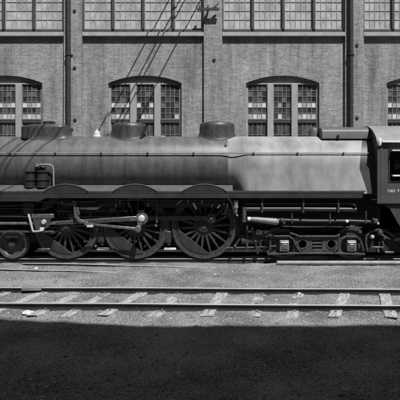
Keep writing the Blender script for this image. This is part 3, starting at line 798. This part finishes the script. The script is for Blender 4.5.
# expansion link, its bracket, lifting gear and radius rod
YL = -.34
lk = [at(px, py, YL) for px, py in ((73.5, 205), (75.5, 205), (76.6, 213), (80, 219), (87, 222), (87, 225), (78, 221.5), (74.5, 217))]
mb = MB(); mb.prism(lk, YL-.03, YL+.03); ln = part('expansion_link', mb, 'rod', bevel=.008)
mb = MB(); mb.prism([at(px, py, YL) for px, py in ((76.6, 207), (78.6, 207), (80, 215), (77.6, 214))], YL-.03, YL+.03); obj('link_side', mb, 'rod', ln)
q = at(74.5, 202.5, YL); mb = MB(); mb.lathe([(0, -.06), (.06, -.06), (.08, -.03), (.08, .06), (0, .06)], (q[0], YL, q[1]), 'Y', 16); obj('trunnion', mb, 'rod', ln)
mb = MB(); a, b = at(75, 204, YL-.05), at(36, 201.5, YL-.05); mb.bar(a, b, .05, .04, YL-.07, YL-.035); part('radius_rod', mb, 'rod_dark')
mb = MB(); a, b = at(79, 202, YL), at(96, 201.5, YL); mb.bar(a, b, .045, .06, YL-.03, YL+.02); part('lifting_arm', mb, 'rod_dark', bevel=.006)
mb = MB(); mb.prism([at(px, py, YL) for px, py in ((79, 207.5), (95, 207), (103, 203.5), (103, 205.5), (97, 210), (80, 209.5))], YL-.02, YL+.04); part('link_bracket', mb, 'rod_dark', bevel=.006)
mb = MB(); mb.box(AX(56, -.1), AX(108, -.1), -.02, .06, AZ(214, 0), AZ(200, 0)); part('gear_frame', mb, 'black', bevel=.02)
# crosshead, guides, piston rod, combination lever, cylinder
mb = MB()
mb.box(AX(-22, -.2), AX(54, -.2), -.27, -.15, AZ(217, -.2), AZ(214.4, -.2)); mb.box(AX(-22, -.2), AX(54, -.2), -.27, -.15, AZ(232.5, -.2), AZ(230.6, -.2)); part('guide_bar', mb, 'rod_dark', bevel=.008)
mb = MB(); a = [at(px, py, -.24) for px, py in ((33, 218), (52, 218), (50, 222), (50, 226), (45, 229.5), (36, 229.5))]; mb.prism(a, -.3, -.16); ch = part('crosshead', mb, 'rod_dark', bevel=.012)
mb = MB(); mb.box(AX(32, -.24), AX(54, -.24), -.31, -.15, AZ(217.9, -.24), AZ(213.8, -.24)); obj('slipper', mb, 'rod', ch, bevel=.012)
q = at(44, 222, -.3); mb = MB(); mb.lathe([(0, -.07), (.06, -.065), (.075, -.03), (.075, .0), (0, 0)], (q[0], -.3, q[1]), 'Y', 16); obj('wrist_pin', mb, 'bright', ch)
q = at(42, 229, -.3); mb = MB(); mb.box(q[0]-.06, q[0]+.07, -.35, -.3, q[1]-.04, q[1]+.05); obj('oil_cup', mb, 'bright', ch, bevel=.01)
mb = MB(); a, b = at(36, 223.5, -.24), at(-24, 223.5, -.24); mb.cyl((a[0], -.23, a[1]), (b[0], -.23, b[1]), .045, n=16); part('piston_rod', mb, 'rod')
mb = MB(); a, b = at(28.5, 214, -.38), at(33, 231.5, -.38); mb.bar(a, b, .055, .05, -.4, -.35); c_ = at(43, 230.5, -.38); mb.bar(b, c_, .045, .045, -.4, -.36); part('combination_lever', mb, 'bright', bevel=.006)
mb = MB(); a, b = at(-25, 206, -.2), at(36, 205, -.2); mb.cyl((a[0], -.2, a[1]), (b[0], -.2, b[1]), .03, n=12); mb.box(AX(24, -.2), AX(34, -.2), -.27, -.15, AZ(216, -.2), AZ(203, -.2)); part('valve_rod', mb, 'rod_dark')
cy_ = MB(); cc = at(-24, 223.5, -.24); cy_.lathe([(0, 0), (.2, 0), (.22, -.06), (.42, -.08), (.42, -1.25), (0, -1.3)], (cc[0], -.24, cc[1]), 'X', 32)
cc2 = at(-24, 206, -.2); cy_.lathe([(0, 0), (.2, -.02), (.24, -.1), (.24, -1.25), (0, -1.3)], (cc2[0], -.2, cc2[1]), 'X', 24); cy_.box(cc[0]-1.2, cc[0]-.1, -.2, 1.8, cc[1], 1.95); part('cylinder', cy_, 'splasher')
# brake rigging between the drivers
for p in (42, 101, 168):
    x = AX(p, .0)
    mb = MB(); mb.bar((x, 1.25), (x+.03, .42), .07, .09, .02, .09); bh = part('brake_hanger', mb, 'wheel', bevel=.008)
    mb = MB(); mb.box(x-.11, x+.1, -.01, .1, .5, .86); obj('brake_shoe', mb, 'weight', bh, bevel=.03)
    mb = MB(); mb.box(x-.12, x+.25, -.05, .1, AZ(250, 0), AZ(248, 0)); obj('brake_beam', mb, 'bright' if p > 50 else 'rod', bh, bevel=.008)
# spring hangers, sand pipes and small bright fittings that catch the sun above the wheels
for (px0, py0, px1, py1, wpx, mt) in ((176.5, 204, 181.5, 200, 2, 'rod'), (193.5, 203, 196.5, 209, 2.6, 'bright'), (211, 207, 213, 203.5, 1.6, 'rod'), (217.5, 208, 220, 204.5, 2, 'bright'),
                           (128, 202.5, 130.5, 207, 2.2, 'rod'), (156.5, 221, 157.5, 222, 2.2, 'rod'), (155.5, 225, 156.5, 226.4, 2, 'rod'), (162, 200, 165, 200.5, 1.2, 'rod_dark'), (221, 213.5, 227, 214, 1.4, 'rod')):
    a, b = at(px0, py0, -.18), at(px1, py1, -.18); mb = MB(); mb.cyl((a[0], -.16, a[1]), (b[0], -.2, b[1]), wpx/2*.031, n=10); ft_ = part('fitting', mb, mt)
    top = b if py1 < py0 else a; mb = MB(); mb.tube([(top[0], -.185, top[1]), (top[0]+.02, -.19, top[1]+.06), (top[0]+.02, -.2, AZ(198, -.2)+.05)], .012, 6); obj('pipe', mb, 'wheel', ft_)
for p in (66.5, 135.5, 204):                  # leaf springs over the axle boxes
    mb = MB(); xc = AX(p, .2)
    for k in range(6):
        h = .55 - k*.075; mb.box(xc-h, xc+h, .15, .26, 1.66 - k*.026, 1.683 - k*.026)
    part('leaf_spring', mb, 'black', smooth=0)
    for s_ in (-1, 1):
        mb = MB(); x = xc + s_*.86; mb.tube([(x, .02, 1.95), (x, .0, 1.5), (x - s_*.06, -.0, .9), (x - s_*.12, .05, .3)], .022, 8); part('sand_pipe', mb, 'wheel')

# --- pipes and fittings under the firebox
def px_tube(name, pts, Y, r, mat, n=12):
    return part(name, MB().tube([(at(a, b, Y)[0], Y, at(a, b, Y)[1]) for a, b in pts], r, n), mat)
px_tube('steam_pipe', [(246, 209), (300, 209), (356, 209.5)], -.3, .075, 'valance')
px_tube('drain_pipe', [(244, 207), (244.2, 214), (244, 222)], -.34, .065, 'truck')
px_tube('water_pipe', [(278, 220), (310, 221), (350, 221), (378, 222)], -.25, .05, 'splasher')
q = at(236, 206, -.36); mb = MB(); mb.lathe([(0, -.22), (.035, -.2), (.045, -.1), (.075, -.04), (.06, .02), (.08, .1), (.085, .17), (.03, .2), (0, .2)], (q[0], -.36, q[1]), 'Z', 14); part('injector_valve', mb, 'pipe')
px_tube('injector_pipe', [(228, 198), (232, 203), (235, 213), (237.5, 216)], -.33, .03, 'pipe')
mb = MB(); a, b = at(250.5, 219, -.38), at(278.5, 222, -.38)
mb.add([], []); ax = Vector((a[0], -.38, a[1])); bx = Vector((b[0], -.38, b[1]))
mb.cyl(ax, ax+(bx-ax)*.12, .06, .07, 18); mb.cyl(ax+(bx-ax)*.12, ax+(bx-ax)*.93, .075, .105, 18); mb.cyl(ax+(bx-ax)*.93, bx, .105, .07, 18)
tk = part('injector_body', mb, 'pipe', bevel=.006)
mb = MB(); mb.cyl(ax-Vector((.09, 0, 0)), ax+Vector((.0, 0, 0)), .062, n=16); obj('end_highlight', mb, 'white_paint', tk)  # white end painted as the highlight on the injector
for px, py, r_, mt in ((282, 220, .06, 'rod'), (284, 223, .05, 'rod_dark'), (347, 221.3, .05, 'white_paint'), (376, 221, .075, 'rod'), (373.5, 219.5, .05, 'rod_dark'), (378, 223.5, .04, 'bright')):
    q = at(px, py, -.33); mb = MB(); mb.lathe([(0, -.05), (r_*.7, -.04), (r_, 0), (r_*.7, .05), (0, .06)], (q[0], -.33, q[1]), 'Y', 14); part('pipe_joint', mb, mt)
px_tube('brake_pull_rod', [(226, 248), (250, 247.5), (276, 246)], -.06, .028, 'truck', 8)
px_tube('brake_pull_rod', [(246, 241), (262, 240), (271, 240)], -.1, .022, 'truck', 8)
for a, b, wd in (((252, 228), (258, 254), .05), ((264, 230), (259, 250), .045), ((272, 230), (262, 238), .05), ((231, 252), (240, 238), .05), ((247, 226), (247, 252), .06)):
    mb = MB(); mb.bar(at(*a, -.1), at(*b, -.1), wd, wd*1.3, -.13, -.08); part('brake_lever', mb, 'wheel', bevel=.006)
for px, py in ((255.5, 241), (248, 247.5), (262, 240), (235, 246), (258, 232), (268, 252)):
    q = at(px, py, -.14); mb = MB(); mb.lathe([(0, -.03), (.03, -.03), (.04, 0), (0, .01)], (q[0], -.13, q[1]), 'Y', 10); part('pin', mb, 'rod')
# --- trailing truck: cast side frame with round lightening holes and two axle boxes
YT = -.12
tt = MB()
def plate_hole(mb, x0, x1, z0, z1, cx, cz, r, y0, y1, n=32):
    o = len(mb.v); V = []
    for y in (y0, y1):
        for k in range(n):
            t = 2*math.pi*k/n; c, s = math.cos(t), math.sin(t)
            V.append((cx+r*c, y, cz+r*s))
        for k in range(n):
            t = 2*math.pi*k/n; c, s = math.cos(t), math.sin(t)
            m = max(abs(c), abs(s)); c, s = c/m, s/m
            V.append((cx + (c*(x1-cx) if c > 0 else c*(cx-x0)), y, cz + (s*(z1-cz) if s > 0 else s*(cz-z0))))
    Fc = []
    for k in range(n):
        k2 = (k+1) % n
        Fc += [(k, n+k, n+k2, k2), (2*n+k2, 3*n+k2, 3*n+k, 2*n+k), (k2, 2*n+k2, 2*n+k, k), (n+k, 3*n+k, 3*n+k2, n+k2)]
    mb.add(V, Fc)
def T(px, py): return at(px, py, YT)
zb0, zt0 = T(0, 252)[1], T(0, 236.5)[1]
for pc in (302.5, 331.5):
    plate_hole(tt, T(pc-9.5, 0)[0], T(pc+9.5, 0)[0], zb0, zt0, T(pc, 0)[0], T(0, 244)[1], 4.2*.0308, YT, YT+.09)
xa, xb = T(312, 0)[0], T(322, 0)[0]
for a, b in ((236.5, 240.8), (242.2, 244.0), (245.6, 247.4), (249, 252)): tt.box(xa-.002, xb+.002, YT+.004, YT+.09, T(0, b)[1], T(0, a)[1])
sf = part('trailing_truck_frame', tt, 'truck', bevel=.008)
def flange(pts, wd=.05, y0=YT-.07, y1=YT+.1, mat='truck', name='flange'):
    mb = MB(); q = [Vector(T(*p)) for p in pts]
    for a, b in zip(q[:-1], q[1:]): mb.bar(a-(b-a).normalized()*wd*.3, b+(b-a).normalized()*wd*.3, wd, wd, y0, y1)
    return obj(name, mb, mat, sf, bevel=.008)
flange([(270, 250), (270, 239), (274, 236), (289, 236), (293, 239), (296, 246), (300, 251)])
flange([(290, 233), (295, 234.5), (299, 236.2), (336, 236.2), (339, 234.6)])
flange([(334, 251), (338, 246), (341, 239), (345, 236.5), (356, 236.5), (360, 240), (363, 250)])
flange([(268, 254), (300, 253), (334, 253), (364, 254)], .055)
for p in (284, 351):
    x, z = T(p, 245.5); mb = MB(); mb.box(x-.14, x+.14, YT-.1, YT+.12, z-.17, z+.17); jb = part('axle_box', mb, 'pipe', bevel=.02)
    mb = MB(); mb.box(x-.1, x+.1, YT-.125, YT-.1, z-.1, z+.06); obj('cover', mb, 'rod', jb, bevel=.012)
    mb = MB(); mb.box(x-.12, x+.12, YT-.135, YT-.1, z+.085, z+.125); obj('hinge', mb, 'bright', jb, bevel=.008)
    mb = MB()
    for k in range(4): mb.box(x-.3+k*.05, x+.3-k*.05, YT+.0, YT+.1, z+.2+k*.02, z+.217+k*.02)
    obj('leaf_spring', mb, 'truck', jb, smooth=0)
# booster engine behind the truck, under the cab
def arc_px(cx, cy, rx, ry, a0, a1, n=14): return [(cx+rx*math.cos(R(a0+(a1-a0)*k/n)), cy-ry*math.sin(R(a0+(a1-a0)*k/n))) for k in range(n+1)]
mb = MB(); q = [Vector(T(*p)) for p in [(367, 250), (365.5, 243), (366, 236), (370, 231.5), (378, 229.5), (386, 231), (393, 236), (399, 241), (410, 243)]]
for a, b in zip(q[:-1], q[1:]): mb.bar(a-(b-a).normalized()*.015, b+(b-a).normalized()*.015, .06, .06, YT-.05, YT+.1)
bo = part('booster_engine', mb, 'truck', bevel=.008)
mb = MB(); mb.cyl((T(388, 0)[0], YT+.02, T(0, 243)[1]), (T(388, 0)[0], YT+.3, T(0, 243)[1]), .3, n=28); mb.box(T(366, 0)[0], T(410, 0)[0], YT+.12, YT+.3, T(0, 253)[1], T(0, 233)[1]); obj('casing', mb, 'black', bo, bevel=.02)
for px, py, r_, mt in ((372, 236.5, .07, 'bright'), (395.5, 239, .07, 'rod'), (380, 233, .09, 'truck'), (384, 238, .06, 'rod_dark')):
    q_ = T(px, py); mb = MB(); mb.lathe([(0, -.1), (r_*.6, -.09), (r_, -.03), (r_, .1), (0, .1)], (q_[0], YT, q_[1]), 'Y', 14); obj('boss', mb, mt, bo)
for pts, mt in (([(371, 247), (383, 247)], 'rod'), ([(384, 252), (393, 252)], 'rod'), ([(380, 234), (390, 239)], 'rod'), ([(377, 249), (378, 252)], 'rod'), ([(383, 247), (382, 241)], 'truck')):
    mb = MB(); mb.bar(T(*pts[0]), T(*pts[1]), .05, .05, YT-.08, YT-.02); obj('lever', mb, mt, bo, bevel=.006)

# --- cab
YC = -.56
XC0 = AX(377.5, YC); XC1 = XC0 + 3.4
zl, ze = AZ(203.5, YC), AZ(142, YC)
zap = AZ(127.8, LY)
wx0, wx1, wz0, wz1 = AX(389.5, YC), AX(416, YC), AZ(181, YC), AZ(148.5, YC)
mb = MB()
for a, b, c, d in ((XC0, wx0, zl, ze), (wx0, wx1, zl, wz0), (wx0, wx1, wz1, ze), (wx1, wx1+.15, zl, ze), (wx1+.15, wx1+1.0, zl, wz0), (wx1+.15, wx1+1.0, wz1, ze), (wx1+1.0, XC1, zl, ze)):
    mb.add([(a, YC, c), (b, YC, c), (b, YC, d), (a, YC, d)], [(0, 1, 2, 3)])
    mb.add([(a, YC+.03, c), (b, YC+.03, c), (b, YC+.03, d), (a, YC+.03, d)], [(3, 2, 1, 0)])
cw = part('cab_side', mb, 'cab', smooth=0, fix=False)
mb = MB(); yf = 2*LY - YC; mb.box(XC0, XC1, yf-.03, yf, zl, ze); part('cab_side', mb, 'cab', smooth=0)
# sloped cab front: swept back from the middle towards the side
XI = AX(369.3, LY-.3)
def roof_z(t): return ze + (zap-ze)*math.cos(t*math.pi/2)**.75     # t 0 middle .. 1 eave
mb = MB(); n = 14
for sgn in (-1, 1):
    V = []
    for k in range(n+1):
        t = k/n; y = LY + sgn*t*(LY-YC); x = XI + (XC0-XI)*t
        V += [(x, y, zl+.2), (x, y, roof_z(t))]
    mb.add(V, [(2*k, 2*k+2, 2*k+3, 2*k+1) for k in range(n)])
cf = part('cab_front', mb, 'cab_shade_jacket', smooth=40, fix=False)
mb = MB(); V = []
for k in range(-n, n+1):
    t = abs(k)/n; y = LY + (k/n)*(LY-YC+.07); x0 = XI + (XC0-XI)*t - .04; z = roof_z(min(1, t))
    if t == 1: z -= .015
    V += [(x0, y, z+.012), (XC1+.5, y, z+.012), (x0, y, z+.045), (XC1+.5, y, z+.045)]
fc = []
for k in range(2*n):
    a = 4*k; fc += [(a, a+1, a+5, a+4), (a+2, a+6, a+7, a+3), (a, a+4, a+6, a+2), (a+1, a+3, a+7, a+5)]
fc += [(0, 2, 3, 1), (8*n, 8*n+1, 8*n+3, 8*n+2)]
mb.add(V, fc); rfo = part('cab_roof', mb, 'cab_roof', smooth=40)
mb = MB(); mb.box(XC0+.12, XC1+.5, YC-.1, YC-.072, ze-.02, ze+.035); obj('eave_highlight', mb, 'white_paint', rfo, bevel=.006)  # white strip painted as the highlight along the eave
mb = MB(); q = at(379.3, 142, YC); mb.lathe([(0, -.13), (.05, -.1), (.075, 0), (.06, .09), (0, .11)], (q[0], YC-.02, q[1]), 'Z', 14); part('marker_lamp', mb, 'white_paint')
mb = MB(); xs_ = AX(381.8, YC); mb.box(xs_-.022, xs_+.022, YC-.014, YC-.001, zl, ze-.05); rs_ = obj('rivet_strip', mb, 'casing', cw, bevel=.004)
for x0_, x1_ in ((wx0, wx1), (wx1+.15, wx1+1.0)):
    mb = MB(); 
    mb.box(x0_-.03, x0_+.01, YC-.02, YC+.045, wz0-.03, wz1+.03); mb.box(x1_-.01, x1_+.03, YC-.02, YC+.045, wz0-.03, wz1+.03)
    mb.box(x0_+.011, x1_-.011, YC-.02, YC+.045, wz1-.01, wz1+.03); mb.box(x0_+.011, x1_-.011, YC-.02, YC+.045, wz0-.03, wz0+.01)
    wf = obj('window_frame', mb, 'splasher', cw, smooth=0)
mb = MB(); mb.box(AX(390.5, YC), wx1+1.0, YC-.16, YC-.021, AZ(151.2, YC), AZ(150, YC)); obj('window_visor', mb, 'white_paint', cw, bevel=.006)
mb = MB(); mb.box(AX(392, YC), wx1, YC-.1, YC+.05, AZ(176.6, YC), AZ(174.9, YC)); obj('arm_rest', mb, 'white_paint', cw, bevel=.012)
mb = MB(); mb.box(AX(393, 0), AX(398, 0), .0, .3, AZ(170, 0), AZ(160, 0)); mb.cyl((AX(396, 0), -.1, AZ(166, 0)), (AX(396, 0), .2, AZ(166, 0)), .1, n=16); part('backhead_fittings', mb, 'rod_dark', bevel=.02)
mb = MB(); mb.box(XC0+.3, XC1-.3, .2, 1.5, .9, 3.6); part('backhead', mb, 'black', bevel=.05)
mb = MB(); mb.box(XC0+.05, XC1, YC+.04, yf-.04, zl-.06, zl-.002); part('cab_floor', mb, 'black')
mb = MB(); mb.prism([at(383, 203.8, YC), at(410, 203.8, YC), at(410, 232, YC), at(404, 232, YC), at(391, 209, YC)], YC+.08, YC+.11); part('step_plate', mb, 'truck')
# lettering low on the cab side
cu = bpy.data.curves.new('lettering', 'FONT'); cu.body = '1363  F'; cu.size = .125; cu.extrude = .001
to = bpy.data.objects.new('lettering', cu); sc.collection.objects.link(to)
dg = bpy.context.evaluated_depsgraph_get(); me = bpy.data.meshes.new_from_object(to.evaluated_get(dg)); bpy.data.objects.remove(to)
me.transform(Matrix.Rotation(R(90), 4, 'X')); me.materials.clear(); me.materials.append(M['white_paint'])
to = bpy.data.objects.new('lettering', me); sc.collection.objects.link(to); to.parent = cw
q = at(386.8, 192.2, YC); to.location = Vector((q[0], YC-.003, q[1])) - world_loc(cw)

# --- rivets, bolts and small piping that the sun picks out
def rivets(name, pts, r, mat, parent, ax='Y'):
    mb = MB()
    for p in pts: mb.lathe([(0, -r*.8), (r*.7, -r*.55), (r, 0)], p, ax, 6)
    o = obj(name, mb, mat, parent, smooth=60); o['kind'] = 'stuff'; return o
rivets('rivets', [(AX(-60+2.9*k, YE), YE+.012, AZ(196.9, YE)) for k in range(146)], .013, 'valance', vl)
rivets('rivets', [(xs_, YC-.014, zl+.05+.09*k) for k in range(int((ze-zl-.15)/.09))], .011, 'casing', rs_)
rivets('rivets', [(XC0+.04, YC-.001, zl+.05+.09*k) for k in range(int((ze-zl-.1)/.09))] + [(XC0+.1+.09*k, YC-.001, zl+.05) for k in range(30)], .011, 'cab', cw)
for d, pcx in ((d1, 49), (d2, 129.5), (d3, 217)):
    mb = MB(); x = AX(pcx, LY)
    n_ = 40; rx = (.56 if pcx != 49 else .68); V = []
    for k in range(n_+1):
        t = math.pi + math.pi*k/n_                      # flange bead along the visible foot
        yy = rx*.86*math.sin(t) if pcx != 49 else rx*.66*math.copysign(abs(math.sin(t))**.6, math.sin(t))
        xx = rx*math.cos(t)*1.08 if pcx != 49 else rx*1.1*math.copysign(abs(math.cos(t))**.45, math.cos(t))
        V.append((x+xx, LY+yy*1.08, BZB + math.sqrt(max(.05, BRB*BRB-(yy*1.08)**2)) + .006))
    obj('foot_flange', MB().tube(V, .02, 8), 'casing', d)
def draped(px, a0, a1, r, mat, name, off=.02):
    x = AX(px, .1); pts = []
    for k in range(15):
        a = R(a0 + (a1-a0)*k/14); pts.append((x, LY - (BRB+off)*math.cos(a), BZB + (BRB+off)*math.sin(a)))
    return part(name, MB().tube(pts, r, 8), mat)
for px in (57, 126): draped(px, 62, -30, .009, 'boiler', 'sand_delivery_pipe', .008)
q = at(226, 146, .1); mb = MB(); mb.lathe([(0, -.05), (.03, -.05), (.045, 0), (.03, .06), (0, .06)], (AX(226, .1), LY-(BRB+.03)*math.cos(R(40)), BZB+(BRB+.03)*math.sin(R(40))), 'Z', 12); part('sand_valve', mb, 'pipe')
px_tube('oil_pipe', [(60, 200.5), (110, 200), (170, 200.5), (228, 200)], -.3, .012, 'rod_dark', 6)
px_tube('oil_pipe', [(56, 211), (84, 212), (112, 210.5), (128, 211)], -.26, .012, 'rod_dark', 6)
px_tube('oil_pipe', [(0, 208.5), (24, 208.3), (40, 209.5), (52, 207)], -.3, .014, 'rod_dark', 6)
px_tube('conduit', [(246, 203.5), (300, 203.5), (352, 203.5), (356, 206)], -.4, .02, 'splasher', 8)
px_tube('conduit', [(280, 226), (300, 227), (330, 226.5), (362, 227.5)], -.2, .022, 'splasher', 8)
# nuts on the rods and hubs
for c in [pins[0], pins[2], mp_]:
    mb = MB()
    for k in range(6):
        t = k*math.pi/3; mb.cyl((c.x+.105*math.cos(t), -.165 if c is not mp_ else -.285, c.y+.105*math.sin(t)), (c.x+.105*math.cos(t), -.14 if c is not mp_ else -.262, c.y+.105*math.sin(t)), .014, n=6)
    nu = part('nuts', mb, 'rod'); nu['kind'] = 'stuff'
for (px, py) in ((60, 246), (74, 246.5), (79, 245), (76.5, 240.5), (85, 241), (96, 246), (112.5, 247), (131, 240), (136, 241), (141, 243), (145, 246), (193, 243), (208, 243), (214, 239), (199, 247)):
    q = at(px, py, .16); mb = MB(); mb.lathe([(0, -.03), (.03, -.025), (.045, .0), (.045, .06), (0, .06)], (q[0], .14, q[1]), 'Y', 10); mb.cyl((q[0], .18, q[1]), (q[0], .3, q[1]), .03, n=8); part('spring_nut', mb, random.choice(('bright', 'rod', 'pipe')))
# bolts along the trailing truck frame
mb = MB()
for px, py in ((296, 250), (302, 250), (309, 250), (325, 250), (331, 250), (338, 250), (309, 239), (325, 239), (296, 239.5), (338, 239.5)):
    q = T(px, py); mb.lathe([(0, -.022), (.016, -.02), (.022, 0)], (q[0], YT, q[1]), 'Y', 8)
o = obj('bolts', mb, 'rod_dark', sf); o['kind'] = 'stuff'
mb = MB(); mb.ring((T(302.5, 0)[0], YT, T(0, 244)[1]), 4.0*.0308, 5.2*.0308, -.02, .002, 28); obj('hole_rim', mb, 'truck', sf)
mb = MB(); mb.ring((T(331.5, 0)[0], YT, T(0, 244)[1]), 4.0*.0308, 5.2*.0308, -.02, .002, 28); obj('hole_rim', mb, 'truck', sf)

# hangers that carry the pipes under the firebox
for px in (262, 303, 338):
    mb = MB(); x = AX(px, -.36); mb.box(x-.025, x+.025, -.43, -.405, AZ(212.5, -.4), AZ(198.5, -.4)); mb.box(x-.03, x+.03, -.405, -.2, AZ(212.5, -.4)-.012, AZ(212.5, -.4)+.006); part('pipe_hanger', mb, 'truck', bevel=.004)
for px in (292, 330, 366):
    mb = MB(); x = AX(px, -.3); mb.box(x-.018, x+.018, -.315, -.3, AZ(223.5, -.3), AZ(211, -.3)); part('pipe_hanger', mb, 'truck', bevel=.004)
# brake cylinder and spring between the last driver and the truck
xq, zq = at(241, 240, -.02); mb = MB(); L2 = AX(262, -.02)-xq
mb.lathe([(0, 0), (.12, .0), (.15, .03), (.15, .06), (.13, .065), (.13, L2-.08), (.155, L2-.075), (.155, L2-.03), (.06, L2), (.03, L2+.02), (.03, L2+.35), (0, L2+.35)], (xq, .0, zq), 'X', 22); bc_ = part('brake_cylinder', mb, 'truck')
mb = MB(); xq = AX(258, 0)
for k in range(6): mb.box(xq-.42+k*.06, xq+.42-k*.06, -.03, .07, AZ(231, 0)-k*.024, AZ(231, 0)-k*.024+.02)
mb.box(xq-.06, xq+.06, -.045, .08, AZ(231, 0)-.16, AZ(231, 0)+.035); part('leaf_spring', mb, 'truck', smooth=0)
mb = MB(); mb.prism([at(px, py, .05) for px, py in ((262, 252), (266, 236), (271, 228), (280, 227), (280, 231), (274, 232), (270, 240), (268, 253))], .02, .09); part('equalizer', mb, 'truck', bevel=.01)
# pedestal binders and jaws between the drivers, cocks and brackets above them
for p in (33, 101, 169.5, 237):
    mb = MB(); x = AX(p, .2); mb.prism([(x-.22, 1.5), (x+.22, 1.5), (x+.12, 1.1), (x+.1, .66), (x-.1, .66), (x-.12, 1.1)], .2, .29); pj = part('pedestal', mb, 'weight', bevel=.012)
    for dz in (.75, .95, 1.3): 
        b2 = MB(); b2.lathe([(0, -.03), (.02, -.028), (.026, 0)], (x + random.uniform(-.05, .05), .2, dz), 'Y', 8); obj('bolt', b2, 'rod', pj)
for p in (58, 74.5, 127.5, 143.5, 196, 212):
    mb = MB(); x = AX(p, .1); mb.tube([(x, .12, 1.66), (x, .1, 1.5), (x+random.uniform(-.02, .02), .12, 1.3)], .02, 8); mb.lathe([(0, 0), (.035, 0), (.035, .03), (0, .03)], (x, .12, 1.5), 'Z', 8); part('spring_hanger', mb, 'rod_dark')
for p, py in ((108, 203), (116, 206), (120, 202.5), (148, 205), (152, 201.5), (170, 206), (188, 201.5), (202, 202), (224, 204), (62, 203), (90, 215)):
    q = at(p, py, -.2); mb = MB(); mb.lathe([(0, -.05), (.022, -.045), (.03, -.01), (.02, .03), (.034, .04), (.034, .06), (0, .07)], (q[0], -.2, q[1]), 'Z', 8); mb.tube([(q[0], -.2, q[1]+.05), (q[0]+.01, -.18, AZ(198, -.2)+.04)], .01, 6); part('lubricator_cock', mb, random.choice(('rod', 'rod_dark', 'pipe')))
